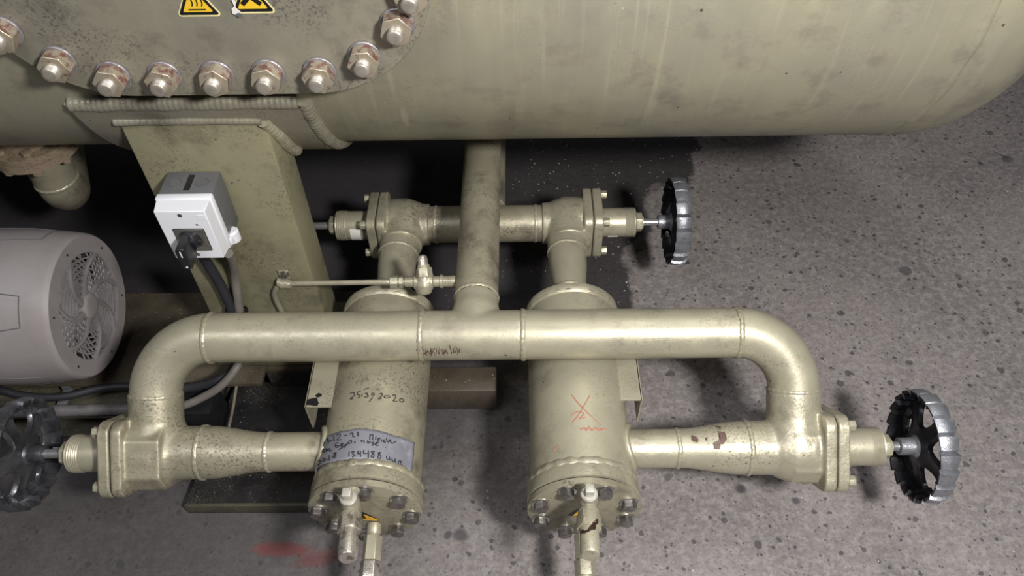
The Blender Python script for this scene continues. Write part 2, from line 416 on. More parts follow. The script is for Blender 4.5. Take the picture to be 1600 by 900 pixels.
bm = NB_(); bead(bm, (XS, VC.y, VC.z), EX, RV - .002, .008, seg=420, wob=.3); obj('weld_seam', bm, M['vessel'], ves)
def shell_pt(x, a, r=RV):                   # a = angle below the horizontal, front side
    return V((x, VC.y - r * cos(a), VC.z - r * sin(a)))
def cyl_hit(px, py, c, r, ax):
    """first hit of a view line with a cylinder through c along axis index ax"""
    d = ray(px, py); o = CAM - c; i, j = [k for k in range(3) if k != ax]
    A = d[i] ** 2 + d[j] ** 2; B = 2 * (o[i] * d[i] + o[j] * d[j]); Cc = o[i] ** 2 + o[j] ** 2 - r * r
    D = B * B - 4 * A * Cc
    if D < 0: D = 0
    return CAM + d * ((-B - sqrt(D)) / (2 * A))
p1, p2 = cyl_hit(112, 172, VC, RV + .012, 0), cyl_hit(466, 166, VC, RV + .012, 0)
A0 = atan2(VC.z - p1.z, VC.y - p1.y); PX0, PX1 = p1.x, p2.x
bm = NB_(); n = 40
def padp(x, a, r): return shell_pt(x, a, r)
gx = [PX0, PX0 + .012, PX1 - .012, PX1]; rows = []
for k in range(n + 1):
    a = A0 + (radians(172) - 2 * A0 + A0) * k / n
    rows.append([bm.verts.new(padp(x, a, RV + .014)) for x in (PX0, PX1)] + [bm.verts.new(padp(x, a, RV - .004)) for x in (PX0, PX1)])
for A, B in zip(rows, rows[1:]):
    bm.faces.new((A[0], A[1], B[1], B[0])); bm.faces.new((A[2], B[2], B[3], A[3])); bm.faces.new((A[0], B[0], B[2], A[2])); bm.faces.new((A[1], A[3], B[3], B[1]))
bm.faces.new((rows[0][0], rows[0][2], rows[0][3], rows[0][1])); bm.faces.new((rows[-1][0], rows[-1][1], rows[-1][3], rows[-1][2]))
obj('saddle_pad', bm, M['cover'], ves)
def weldline(bm, pts, r, step=.0016):
    L = [pts[0]]; 
    for a, b in zip(pts, pts[1:]):
        k = max(1, int((b - a).length / step))
        for i in range(1, k + 1): L.append(a.lerp(b, i / k))
    ph = random.random() * 20
    tube(bm, L, r, seg=12, rf=lambda t: r * (1 + .022 * sin(t * len(L) * 1.1 + 3 * noise.noise(V((t * len(L) * .03, ph, 4)))) + .16 * noise.noise(V((t * len(L) * .05, ph, 0)))))
bm = NB_()
aw = A0 - .012
weldline(bm, [shell_pt(PX0 + .0, aw, RV + .004), shell_pt((PX0 + PX1) / 2, aw, RV + .004), shell_pt(PX1, aw, RV + .004)], .0128)
obj('weld_seam', bm, M['cover'], ves)
for x in (PX0 - .004, PX1 + .008):
    bm = NB_(); weldline(bm, [shell_pt(x, aw + (2.6 - aw) * k / 30, RV + .002) for k in range(31)], .0125 if x > -.5 else .008); obj('weld_seam', bm, M['cover'], ves)
# column
YC = 1.024
cl_, cr_ = at(191, 206, y=YC).x, at(430, 240, y=YC).x
bm = NB_(); box(bm, ((cl_ + cr_) / 2, YC + .045, .43), (cr_ - cl_, .09, .66), .006); obj('support_column', bm, M['gold_column'], ves)
# column top flange and its welds
topz = at(300, 191, y=YC).z
bm = NB_()
weldline(bm, [V((cl_ - .004, YC, topz + .003)), V(((cl_ + cr_) / 2, YC - .001, topz + .004)), V((cr_ - .005, YC - .001, topz + .002))], .007)
obj('weld_seam', bm, M['cover'], ves)
bm = NB_(); weldline(bm, [V((cr_ - .004, YC + .002, topz)), V((cr_ + .006, YC + .025, topz - .045)), V((cr_ + .006, YC + .06, topz - .10)), V((cr_ + .004, YC + .09, topz - .13))], .0115)
obj('weld_seam', bm, M['weld'], ves)
bm = NB_(); box(bm, ((cl_ + cr_) / 2, 1.1, .108), (cr_ - cl_ + .06, .17, .016), .003); obj('foot_plate', bm, M['gold_column'], ves)

# ---------------------------------------------------------------- cover plate with its studs
CY = .968; KS = CY / .91
cx0 = -.4 * KS
def cpt(px, py, y=CY): return at(px, py, y=y)
zc_b = CAM.z - (CAM.z - .883) * KS; HW = .297 * KS; RC = .172 * KS; zt = zc_b + 2 * (1.10 - .883) * KS + .30
cov = thing('manhole_cover', 'thick grey-olive cover plate with rounded corners bolted to the front of the vessel', 'cover plate', (cx0, CY, zc_b))
bm = NB_(); hh = zt - zc_b
prism(bm, rrect(2 * HW, hh, RC, 14), (cx0, CY, (zc_b + zt) / 2), EY, EZ, .06)
obj('plate', bm, M['cover'], cov, bevel=.002)
bm = NB_(); prism(bm, rrect(2 * HW - .05, hh - .05, RC - .02, 14), (cx0, CY + .055, (zc_b + zt) / 2), EY, EZ, .10); obj('neck', bm, M['cover'], cov)
# one stud bolt, three meshes, along +Z
bm = NB_(); lathe(bm, [(0, .0265), (.0032, .0265), (.004, .0255)], (0, 0, 0), EZ, seg=40); me_w = finish(bm, 'washer'); me_w.materials.append(M['washer'])
def hexnut(R, h, hole=0, z0=0, cham=.12):
    bm = NB_(); prism(bm, hexpts(R), (0, 0, 0), EZ, EY, h, z0)
    for v in bm.verts: pass
    me_bevel(bm, R * .05); return bm
def me_bevel(bm, w):
    bmesh.ops.bevel(bm, geom=list(bm.edges), offset=w, segments=2, profile=.6, affect='EDGES')
bm = NB_(); prism(bm, hexpts(.0250), (0, 0, 0), EZ, EY, .0205, .003)
ff = [f for f in bm.faces if abs(f.calc_center_median().z - .0235) < 1e-5]
r_ = bmesh.ops.inset_region(bm, faces=ff, thickness=.0035, depth=.0)
for v in {v for f in ff for v in f.verts}: v.co.z = .0262
bmesh.ops.bevel(bm, geom=list(bm.edges), offset=.0008, segments=1, affect='EDGES'); me_n = finish(bm, 'nut', 30); me_n.materials.append(M['nut_rust']); me_n.materials.append(M['nut_face'])
for f_ in me_n.polygons:
    if f_.normal.z > .35: f_.material_index = 1
bm = NB_(); pr_ = [(.0, .0125)]
for k in range(7): pr_ += [(.028 + k * .0022, .0127), (.0291 + k * .0022, .0117)]
pr_ = pr_[:-4] + [(.0395, .0124), (.0415, .0112), (.0424, .0085), (.0425, .003)]
lathe(bm, pr_, (0, 0, 0), EZ, seg=32); me_s = finish(bm, 'stud', 50); me_s.materials.append(M['stud'])
for me_ in (me_w, me_n, me_s): me_.transform(Matrix.Scale(.9, 4))
WS = [(8, 50), (93, 95), (178, 118), (258, 118), (340, 117), (420, 115), (500, 112), (570, 88), (621, 37), (643, -12)]
nax = V((0, -cos(radians(3)), -sin(radians(3))))
for i, (px, py) in enumerate(WS):
    o = at(px, py, y=CY - .001)
    b = place('bolt', me_s, o, -EY, EZ, cov, random.uniform(0, 6))
    place('nut', me_n, o, -EY, EZ, b, random.uniform(-.35, .35)); place('washer', me_w, o, -EY, EZ, b)
# small flat shapes on a plane facing -Y
def flat(name, polys, y, mat, parent, th=.0006):
    bm = NB_()
    for pts in polys:
        lo = [bm.verts.new((p.x, y, p.z)) for p in pts]; hi = [bm.verts.new((p.x, y - th, p.z)) for p in pts]; n = len(pts)
        bm.faces.new(lo); bm.faces.new(list(reversed(hi)))
        for i in range(n): bm.faces.new((lo[i], hi[i], hi[(i + 1) % n], lo[(i + 1) % n]))
    return obj(name, bm, mat, parent)
def tri(c, s, r, n=5):
    """rounded triangle of side s, base centre at c (Vector, y ignored)"""
    h = s * .866; P3 = [V((-s / 2, 0, 0)), V((s / 2, 0, 0)), V((0, 0, h))]; cen = V((0, 0, h / 3)); out = []
    for k, p in enumerate(P3):
        d = (cen - p).normalized(); q0 = p + d * 2 * r; a0 = [150, 270, 30][k]
        for j in range(n + 1):
            a = radians(a0 + 120 * j / n); out.append(c + q0 + V((cos(a) * r, 0, sin(a) * r)))
    return out
def warn(px0, px1, pyb, kind):
    a, b = at(px0, pyb, y=CY), at(px1, pyb - 1.5, y=CY); s = (b - a).length + .004; c0 = (a + b) / 2 + V((0, 0, -.002))
    st = flat('warning_sticker', [tri(c0, s, .004)], CY - .0002, M['cream'], cov)
    k = s / .075
    flat('border', [tri(c0 + V((0, 0, .0028)), s - .0085 * k, .002)], CY - .0010, M['black'], st)
    flat('field', [tri(c0 + V((0, 0, .0075)), s - .026 * k, .0012)], CY - .0018, M['yellow'], st)
    z0 = c0 + V((0, 0, .0135 * k))
    P = []
    def bar(p, q_, wd):
        d = (q_ - p).normalized(); nn = V((-d.z, 0, d.x)) * wd / 2; return [p + nn, q_ + nn, q_ - nn, p - nn]
    if kind == 'hot':
        P.append(bar(z0 + V((-.0115, 0, 0)), z0 + V((.0115, 0, 0)), .0016))
        for dx in (-.0065, 0, .0065):
            L = [z0 + V((dx + .0028 * sin(t * 5.2 + .4), 0, .005 + t * .026)) for t in [j / 14 for j in range(15)]]
            for p, q_ in zip(L, L[1:]): P.append(bar(p, q_ + (q_ - p) * .15, .0014))
    else:
        cc = z0 + V((0, 0, .0145))
        P.append(bar(cc + V((-.0125, 0, -.0115)), cc + V((.0125, 0, .0115)), .0062)); P.append(bar(cc + V((.0125, 0, -.0115)), cc + V((-.0125, 0, .0115)), .0062))
    flat('symbol', P, CY - .0026, M['black'], st)
    if kind != 'hot':
        flat('scuffed_patch', [[c0 + V((-s / 2 + x * .01 + .002, 0, z * .01)) for x, z in ((0, .2), (.9, -.3), (1.2, .4), (.7, 1.0), (.9, 2.0), (.4, 2.6), (.55, 1.2), (.1, .9))]], CY - .0034, M['label_white'], st)
        flat('tar_blob', [[c0 + V((-s / 2 + .0105 + .0038 * cos(a) * (1 + .2 * sin(3 * a)), 0, -.0005 + .0034 * sin(a))) for a in [radians(30 * j) for j in range(12)]]], CY - .0040, M['box_grey'], st)
warn(279, 346, 24, 'hot'); warn(364, 431, 19, 'cross')

# ---------------------------------------------------------------- header pipe
ZH, YH, RH = .407, .857, .0444
DB = V((0, -.735, -.678)).normalized(); RB = .102
hdr = thing('header_pipe', 'thick gold painted manifold pipe crossing over both filters and bending down at each end', 'pipe', (0, YH, ZH))
XL, XR = -.553, .382; x2, x3 = -.175, .004
def straight(a, b, r, mat, name='pipe_run', par=hdr):
    bm = NB_(); a, b = V(a), V(b); lathe(bm, [(0, r), ((b - a).length, r)], a, b - a, seg=72); return obj(name, bm, mat, par)
straight((XL, YH, ZH), (x2, YH, ZH), RH, M['gold']); straight((x3, YH, ZH), (XR, YH, ZH), RH, M['gold'])
# tee with flared neck
nzx = at(745, 455, z=ZH).x; nzx2 = at(754, 240, z=ZH).x; NR = .0405
tee_end = V((nzx, at(745, 466, z=ZH).y, ZH))
bm = NB_(); lathe(bm, [(0, RH), (x3 - x2, RH)], (x2, YH, ZH), EX, seg=64)
Lt = tee_end.y - YH
lathe(bm, [(0, RH * .98), (.044, RH * 1.0), (.052, RH * .985), (.065, NR * 1.02), (Lt, NR)], (nzx, YH, ZH), EY, seg=64)
obj('tee', bm, M['gold'], hdr, remesh=.0028, smooth=14)
nz_dir = V((nzx2 - nzx, at(754, 240, z=ZH).y - tee_end.y, 0)).normalized()
bm = NB_(); e_ = tee_end + nz_dir * .50
pth = [tee_end + nz_dir * (.50 * k / 12) for k in range(13)] + [e_ + nz_dir * (.07 * sin(a)) + EZ * (.07 * (1 - cos(a))) for a in [radians(10 * k) for k in range(1, 10)]]
pth.append(pth[-1] + EZ * .10)
tube(bm, pth, NR, seg=56); obj('nozzle_pipe', bm, M['gold_dirty'], hdr)
bm = NB_(); bead(bm, tee_end, nz_dir, NR, .0038); obj('weld_seam', bm, M['weld'], hdr)
for x in (XL, x2, x3, XR):
    bm = NB_(); bead(bm, (x, YH, ZH), EX, RH, .0045); obj('weld_seam', bm, M['weld'], hdr)
ends = []
for x, s in ((XL, -1), (XR, 1)):
    st = V((x, YH, ZH)); c = st + DB * RB
    pts = [c + EX * s * (RB * sin(a)) - DB * (RB * cos(a)) for a in [radians(90 * k / 24) for k in range(25)]]
    bm = NB_(); tube(bm, pts, RH, seg=64); obj('elbow', bm, M['gold'], hdr)
    ends.append(pts[-1])
    bm = NB_(); bead(bm, pts[-1], DB, RH, .0042); obj('weld_seam', bm, M['weld'], hdr)

# ---------------------------------------------------------------- shutoff valves
def bolt_mesh(R, h, wr, mat, name='bolt'):
    bm = NB_(); prism(bm, hexpts(R), (0, 0, 0), EZ, EY, h, .0015); me_bevel(bm, R * .08)
    lathe(bm, [(0, wr), (.0018, wr)], (0, 0, 0), EZ, seg=24); me = finish(bm, name, 30); me.materials.append(mat); return me
me_vb = bolt_mesh(.0098, .0125, .0105, M['gold_cast'])
me_fb = bolt_mesh(.0128, .0115, .0150, M['bolt_steel'])
bm = NB_(); lring(bm, [(-.001, .0160), (.0018, .0160), (.0024, .0152), (.0024, .0105), (-.001, .0105)], (0, 0, 0), EZ, seg=32); me_fw = finish(bm, 'washer'); me_fw.materials.append(M['steel'])
def handwheel(name, o, ax, ref, par, m_rim, m_web, spin=0):
    """built along +Z at the origin: the web sits at z=.03, the band from z=-.002 to .034"""
    R = .1; NL = 20; bm = NB_(); seg = NL * 8
    def ro(a):
        f = (a / (2 * pi) * NL) % 1.0
        if f < .86: return R + .001 - .0035 * f
        return R - .0075
    rings = []
    for k in range(seg):
        a = 2 * pi * k / seg; r = ro(a + .0001); d = V((cos(a), sin(a), 0)); f = (k % 8) / 8
        zo = .036 + .003 * (1 - f); zi = .006 - .003 * (1 - f)
        rings.append([bm.verts.new(d * rr + EZ * z) for rr, z in ((r - .007, zi), (r - .002, zi - .001), (r, zi + .003), (r + .0012, .020), (r - .0015, zo - .006), (r - .008, zo), (r - .02, zo - .002), (r - .02, zo - .009), (r - .0085, zo - .012))])
    for k in range(seg):
        A, B = rings[k], rings[(k + 1) % seg]
        for i in range(9): bm.faces.new((A[i], B[i], B[(i + 1) % 9], A[(i + 1) % 9])).material_index = 0 if i in (1, 2, 3, 4) else 1
    me = finish(bm, 'rim', 35); me.materials.append(m_rim); me.materials.append(m_web)
    wheel = place(name, me, o, ax, ref, par, spin)
    # web with five egg-shaped holes
    bm = NB_(); NH = 5; N = 44; RI, RO = .017, .085
    def zed(r): return .012 + .017 * min(1, max(0, (r - .02) / .055)) ** .8
    for h in range(NH):
        a0 = 2 * pi * h / NH; hc = V((.0585, 0, 0)); loop_i, loop_m, loop_o = [], [], []
        for k in range(N):
            t = 2 * pi * k / N
            p = hc + V((.0215 * cos(t), .0240 * sin(t) * (1 + .32 * cos(t)), 0))
            d = (p - hc); 
            s_ = 1.0
            def inside(qv):
                r = qv.length; an = abs(atan2(qv.y, qv.x)); return RI < r < RO and an < pi / NH
            lo, hi = 1.0, 5.0
            for _ in range(24):
                mid = (lo + hi) / 2
                if inside(hc + d * mid): lo = mid
                else: hi = mid
            qv = hc + d * lo
            rot = Matrix.Rotation(a0, 3, 'Z')
            pm = p.lerp(qv, .22)
            for L, vv, dz in ((loop_i, p, .0022), (loop_m, pm, .0), (loop_o, qv, 0)):
                r = vv.length; w_ = rot @ vv; L.append(bm.verts.new((w_.x, w_.y, zed(r) - dz * 1.0)))
        for La, Lb in ((loop_i, loop_m), (loop_m, loop_o)):
            for k in range(N):
                bm.faces.new((La[k], La[(k + 1) % N], Lb[(k + 1) % N], Lb[k]))
    bmesh.ops.remove_doubles(bm, verts=bm.verts, dist=.0004)
    me = finish(bm, 'web', 60); me.materials.append(m_web)
    wb = place('web', me, o, ax, ref, wheel, spin)
    md = wb.modifiers.new('solid', 'SOLIDIFY'); md.thickness = .009; md.offset = 0
    md = wb.modifiers.new('bevel', 'BEVEL'); md.width = .002; md.segments = 2; md.angle_limit = radians(50)
    bm = NB_(); lathe(bm, [(-.022, .0135), (-.021, .0155), (.004, .016), (.010, .022), (.017, .024), (.026, .021), (.028, .016)], (0, 0, 0), EZ, seg=36)
    me = finish(bm, 'hub'); me.materials.append(m_rim); place('hub', me, o, ax, ref, wheel)
    bm = NB_(); lathe(bm, [(.028, .008), (.034, .008), (.036, .006)], (0, 0, 0), EZ, seg=20); me = finish(bm, 'hub_screw'); me.materials.append(M['steel']); place('hub_screw', me, o, ax, ref, wheel)
    return wheel
def valve(label, c, u, b, mats, blen=.075, sticker=None, spin=0, wheel_m=None, rn=.047, wu=.209, fs=.134, boxy=0):
    """angle valve: u = towards the handwheel, b = towards the branch port"""
    c = V(c); u = V(u).normalized(); b = V(b).normalized(); w = u.cross(b); BM = mats
    t = thing('shutoff_valve', label, 'valve', c, 'angle shutoff valves of the pipework')
    h = fs / 2 - .005
    bm = NB_()
    lathe(bm, [(-.060, rn), (-.042, rn + .001), (-.032, .053), (-.012, .0605), (.02, .0605), (.040, .056)], c, u, seg=56)
    lathe(bm, [(0, .0585), (.022, .0575), (.042, .051), (.058, .0465), (blen, .0465)], c, b, seg=56)
    oct_ = [(h, h * .56), (h * .56, h), (-h * .56, h), (-h, h * .56), (-h, -h * .56), (-h * .56, -h), (h * .56, -h), (h, -h * .56)]
    prism(bm, [(x * (.89 + .06 * boxy), y * (.89 + .06 * boxy)) for x, y in oct_], c, u, b, .050 + .016 * boxy, -.014 - .016 * boxy)
    lathe(bm, [(-.003, .03), (0, .0595), (.02, .05), (.058, .036)], c, (u - b).normalized(), seg=30)
    sq = rrect(fs, fs, .022, 5)
    prism(bm, sq, c, u, b, .020, .032)
    obj('body', bm, BM, t, remesh=.0026, smooth=5)
    bm = NB_(); prism(bm, rrect(fs - .008, fs - .008, .02, 5), c, u, b, .003, .0515); obj('gasket', bm, M['gasket'], t)
    bm = NB_(); prism(bm, rrect(fs, fs, .022, 6), c, u, b, .020, .054); obj('bonnet_flange', bm, BM, t, bevel=.003)
    for i in (-1, 1):
        for j in (-1, 1):
            place('bolt', me_vb, c + u * .074 + b * (.36 * fs * i) + w * (.36 * fs * j), u, b, t, random.random())
    bm = NB_(); pr = [(.070, .033), (.128, .033)]
    for k in range(5): pr += [(.130 + k * .004, .0342), (.132 + k * .004, .0328)]
    pr += [(.151, .0335), (.153, .030)]
    lathe(bm, pr, c, u, seg=56); obj('bonnet', bm, M['gold'], t, sharp=30)
    bm = NB_(); prism(bm, hexpts(.0225), c, u, b, .015, .153); me_bevel(bm, .002); lathe(bm, [(.15, .017), (.171, .015)], c, u, seg=28)
    obj('gland_nut', bm, M['gold_cast'], t)
    bm = NB_(); lathe(bm, [(.16, .0085), (wu + .02, .0085)], c, u, seg=24); obj('stem', bm, M['stem'], t)
    if sticker:
        bm = NB_(); a0, a1, s0, s1 = sticker; N = 10; L = []
        bu, bv, bw = basis(u, b)
        for k in range(N + 1):
            a = radians(a0 + (a1 - a0) * k / N); d = bu * cos(a) + bv * sin(a)
            L.append([bm.verts.new(c + u * s + d * r) for s, r in ((s0, .0329), (s0, .0337), (s1, .0337), (s1, .0329))])
        for A, B in zip(L, L[1:]):
            for i in range(4): bm.faces.new((A[i], B[i], B[(i + 1) % 4], A[(i + 1) % 4]))
        bm.faces.new(L[0]); bm.faces.new(list(reversed(L[-1]))); obj('sticker', bm, M['label_white'], t)
    handwheel('handwheel', c + u * wu, u, b, t, wheel_m[0], wheel_m[1], spin)
    return t
bB = -DB
VCR = ends[1] + DB * .104; VCL = ends[0] + DB * .104
PRT = .262
v_rf = valve('gold angle valve under the right elbow of the header, its handwheel over bare floor', VCR, EX, bB, M['gold_cast'], wheel_m=(M['wheel_silver'], M['wheel_black']), spin=.25, blen=.103, wu=.207, sticker=(205, 250, .080, .104))
v_lf = valve('dirty gold angle valve under the left elbow of the header, with a dark grey handwheel', VCL, -EX, bB, M['gold_dirty'], wheel_m=(M['wheel'], M['wheel']), spin=.1, blen=.103, wu=.224, boxy=1)
FXL, FXR, ZF, RF = -.268, .1045, .26, .090
YB = 1.29
v_rb = valve('gold angle valve behind the right filter with its silver handwheel seen edge-on', (FXR + .006, YB, ZF), EX, -EY, M['gold_cast'], wheel_m=(M['wheel_silver'], M['wheel_black']), spin=.4, sticker=(25, 85, .090, .112), blen=.07, wu=.226, fs=.124)
v_lb = valve('gold angle valve behind the left filter, its white-banded bonnet poking out beside the box column', (FXL + .004, YB, ZF), -EX, -EY, M['gold_dirty'], wheel_m=(M['wheel_silver'], M['wheel_black']), spin=.0, sticker=(-75, 30, .095, .118), blen=.07, fs=.120, wu=.262)

# ---------------------------------------------------------------- rear cross pipe
bp = thing('cross_pipe', 'short gold cross pipe joining the two rear valves behind the nozzle pipe', 'pipe', (-.07, YB, ZF))
xa, xb = FXL + .004 + .052, FXR + .006 - .052
straight((xa, YB, ZF), (xb, YB, ZF), .042, M['gold_dirty'], 'pipe_run', bp)
for x in (xa + .022, xb - .022):
    bm = NB_(); bead(bm, (x, YB, ZF), EX, .042, .0035); obj('weld_seam', bm, M['weld'], bp)
rx = at(788, 305, z=ZF + .02).x - .034
straight((rx, YB, ZF), (rx, YB + .55, ZF), .036, M['gold_dirty'], 'rear_branch', bp)
bm = NB_(); bead(bm, (rx, YB + .05, ZF), EY, .036, .0035); obj('weld_seam', bm, M['weld'], bp)

# ---------------------------------------------------------------- filters
def on_cyl(px, py, c, r, dr=0):
    p = cyl_hit(px, py, c, r, 1); d = V((p.x - c.x, 0, p.z - c.z)).normalized(); return V((c.x, p.y, c.z)) + d * (r + dr)
def stroke(bm, pts, c, r, wd):
    P = [on_cyl(x, y, c, r, .0003) for x, y in pts]
    P = smooth_path(P, 4) if len(P) > 2 else P
    tube(bm, P, wd, seg=6)
YN = .592                                    # near face of the covers
def filt(label, fx, side, port_y, off, shell_mat, mats):
    t = thing('filter_housing', label, 'filter', (fx, .8, ZF), 'cylindrical filters under the header pipe'); c = V((fx, 0, ZF))
    bm = NB_(); lathe(bm, [(.618, RF), (1.012, RF)], c, EY, seg=96); obj('shell', bm, shell_mat, t)
    bm = NB_(); lathe(bm, [(1.004, .088), (1.010, .0935), (1.018, .0955), (1.026, .094), (1.031, .088), (1.033, .082), (1.036, .078), (1.052, .060), (1.062, .046), (1.070, .040)], c, EY, seg=96)
    obj('end_cap', bm, M['gold'], t)
    bm = NB_(); bead(bm, (fx, 1.012, ZF), EY, .0915, .0045, wob=.3); obj('weld_seam', bm, M['weld'], t)
    # neck up to the rear valve
    bm = NB_(); lathe(bm, [(1.062, .033), (1.075, .033), (1.155, .0405), (1.20, .0425), (1.245, .0425)], c, EY, seg=56); obj('rear_neck', bm, M['gold'], t)
    bm = NB_(); bead(bm, (fx, 1.082, ZF), EY, .034, .0032); obj('weld_seam', bm, M['weld'], t)
    bm = NB_(); bead(bm, (fx, 1.195, ZF), EY, .0427, .0035); obj('weld_seam', bm, M['weld'], t)
    bm = NB_(); lathe(bm, [(.6075, .0945), (.609, .0965), (.626, .0965), (.634, .0945), (.642, .0915)], c, EY, seg=96); obj('flange', bm, mats, t)
    bm = NB_(); bead(bm, (fx, .636, ZF), EY, .0920, .0075, seg=200, wob=.25); obj('weld_seam', bm, mats, t)
    bm = NB_(); lathe(bm, [(.600, .0925), (.609, .0925)], c, EY, seg=64); obj('gasket', bm, M['gasket'], t)
    bm = NB_(); lathe(bm, [(YN, .0945), (YN + .0015, .0965), (.6035, .0965), (.605, .095)], c, EY, seg=96); cv = obj('cover', bm, M['gold_dirty'], t)
    for k in range(8):
        a = radians(off + 45 * k)
        bo_ = (fx + .0795 * sin(a), YN, ZF + .0795 * cos(a)); place('bolt', me_fb, bo_, -EY, EZ, cv, random.random()); place('washer', me_fw, bo_, -EY, EZ, cv)
    # side port with reducer
    xs = fx + side * (RF - .01); vc = VCR if side > 0 else VCL
    e = V((vc.x - side * .050, vc.y, vc.z)); o = V((xs, vc.y, vc.z)); L = abs(e.x - xs)
    wl = abs((.276 if side > 0 else -.452) - xs)
    bm = NB_(); lathe(bm, [(0, .0345), (wl, .0345)], o, EX * side, seg=64); obj('side_port', bm, mats, t)
    bm = NB_(); lathe(bm, [(wl, .0345)] + [(wl + (L - .04 - wl) * (k / 12), .0345 + .0125 * (.5 - .5 * cos(pi * k / 12))) for k in range(1, 13)], o, EX * side, seg=64)
    obj('reducer', bm, M['gold_chip'] if side > 0 else mats, t)
    bm = NB_(); lathe(bm, [(L - .04, .047), (L + .004, .0475)], o, EX * side, seg=64); obj('port_collar', bm, mats, t)
    for s_, r_ in ((wl, .0345), (L - .035, .0475)):
        bm = NB_(); bead(bm, o + EX * side * s_, EX, r_, .0042); obj('weld_seam', bm, M['weld'], t)
    bm = NB_()
    rr = []; 
    for k in range(60):
        a = 2 * pi * k / 60; y = o.y + .040 * cos(a); dz = .040 * sin(a); zz = vc.z + dz
        xx = sqrt(max(0, (RF + .001) ** 2 - (zz - ZF) ** 2)); rr.append(V((fx + side * xx, y, zz)))
    tube(bm, rr, .006, seg=10, closed=True); obj('weld_seam', bm, M['weld'], t)
    # angle bracket welded to the flank
    zb = ZF + .048; xi = fx + side * (sqrt(RF ** 2 - .048 ** 2) - .004)
    if side > 0: pa, pb_ = at(1003, 625, z=zb), at(1003, 625, z=zb)
    else: pa = at(477, 636, z=zb)
    xo = pa.x; y0 = pa.y
    bm = NB_(); box(bm, ((xi + xo) / 2, (y0 + .98) / 2, zb - .0015), (abs(xo - xi), .98 - y0, .003))
    box(bm, (xo, (y0 + .98) / 2, zb - .037), (.003, .98 - y0, .074)); obj('angle_bracket', bm, M['gold'] if side > 0 else M['gold_chip'], t)
    return t, cv, c
fr, cvr, cr = filt('gold cylindrical filter on the right, marked with a red chalk cross', FXR, 1, None, 22, M['gold'], M['gold_cast'])
flt, cvl, cL = filt('gold cylindrical filter on the left, wrapped with a band of grey tape', FXL, -1, None, 8, M['gold_dirty'], M['gold_dirty'])
# red chalk cross
def surf(name, strokes, c, r, wd, mat, par):
    bm = NB_()
    for s_ in strokes: stroke(bm, s_, c, r, wd)
    return obj(name, bm, mat, par)
surf('chalk_cross', [[(893, 617), (905, 632), (918, 645), (938, 664)], [(922, 618), (913, 633), (903, 650), (895, 660)], [(893, 649), (904, 643), (912, 647), (905, 655), (915, 652)]], cr, RF, .0010, M['red_chalk'], fr)
surf('chalk_scribble', [[(908, 672), (913, 668), (916, 673), (920, 667), (925, 673), (930, 668), (936, 673), (944, 669)], [(866, 705), (869, 699), (872, 697)], [(906, 670), (925, 671), (948, 671)]], cr, RF, .0009, M['red_chalk'], fr)
# date on the left shell, crop 520,560 scale 10
def cs(L, ox, oy, k): return [[(ox + x / k, oy + y / k) for x, y in s_] for s_ in L]
date = [[(275, 550), (305, 535), (340, 550), (330, 590), (275, 635), (320, 630)], [(440, 510), (395, 530), (385, 565), (415, 575), (425, 605), (390, 620)], [(462, 560), (450, 595)],
        [(490, 490), (520, 475), (565, 460)], [(500, 550), (545, 545), (535, 572), (560, 590), (520, 610), (490, 600)], [(640, 545), (610, 550), (615, 580), (650, 570), (640, 545)],
        [(700, 490), (712, 485)], [(625, 610), (600, 640), (570, 680)],
        [(735, 560), (760, 545), (775, 570), (750, 605), (710, 635), (760, 630)], [(850, 585), (800, 595), (820, 620), (890, 610), (870, 585), (840, 590)], [(930, 580), (970, 570), (985, 595), (960, 640), (940, 665), (1010, 675)],
        [(1060, 625), (1040, 655), (1070, 685), (1110, 660), (1090, 635), (1060, 630)]]
surf('handwritten_date', cs(date, 520, 560, 10), cL, RF, .00095, M['ink_brown'], flt)
# tape: outline in the picture turned into an area on the cylinder
TR = RF + .0012
def tape_edge(px, py): p = on_cyl(px, py, cL, TR); return atan2(p.x - cL.x, p.z - cL.z), p.y
top = [tape_edge(480 + x / 8.889, 660 + y / 8.889) for x, y in ((50, 470), (75, 340), (200, 240), (350, 165), (550, 110), (750, 85), (1000, 115), (1200, 180), (1350, 225), (1480, 285))]
bot = [tape_edge(480 + x / 8.889, 660 + y / 8.889) for x, y in ((0, 730), (60, 660), (200, 600), (350, 555), (500, 525), (700, 515), (900, 530), (1100, 570), (1300, 640), (1440, 705))]
bm = NB_(); N = 60; rowsT = []
def lerp_list(L, t):
    f = t * (len(L) - 1); i = min(int(f), len(L) - 2); f -= i; return (L[i][0] + (L[i + 1][0] - L[i][0]) * f, L[i][1] + (L[i + 1][1] - L[i][1]) * f)
for k in range(N + 1):
    t = k / N; (a1, y1), (a2, y2) = lerp_list(top, t), lerp_list(bot, t); row = []
    for j in range(11):
        s_ = j / 10; a = a1 + (a2 - a1) * s_; y = y1 + (y2 - y1) * s_ + (.0012 * noise.noise(V((k * .9, s_, 0))) if j in (0, 10) else 0)
        r = TR + .0006 + .0011 * noise.noise(V((a * 5, y * 60, 1))) + (.0018 if (k > N - 3 or k < 2) else 0)
        row.append(bm.verts.new(cL + V((r * sin(a), y, r * cos(a)))))
    rowsT.append(row)
for A, B in zip(rowsT, rowsT[1:]):
    for j in range(10): bm.faces.new((A[j], B[j], B[j + 1], A[j + 1]))
tp = obj('tape_band', bm, M['tape'], flt); tp['label'] = 'grey ribbed tape with handwriting in black marker'
md = tp.modifiers.new('solid', 'SOLIDIFY'); md.thickness = .0006; md.offset = -1
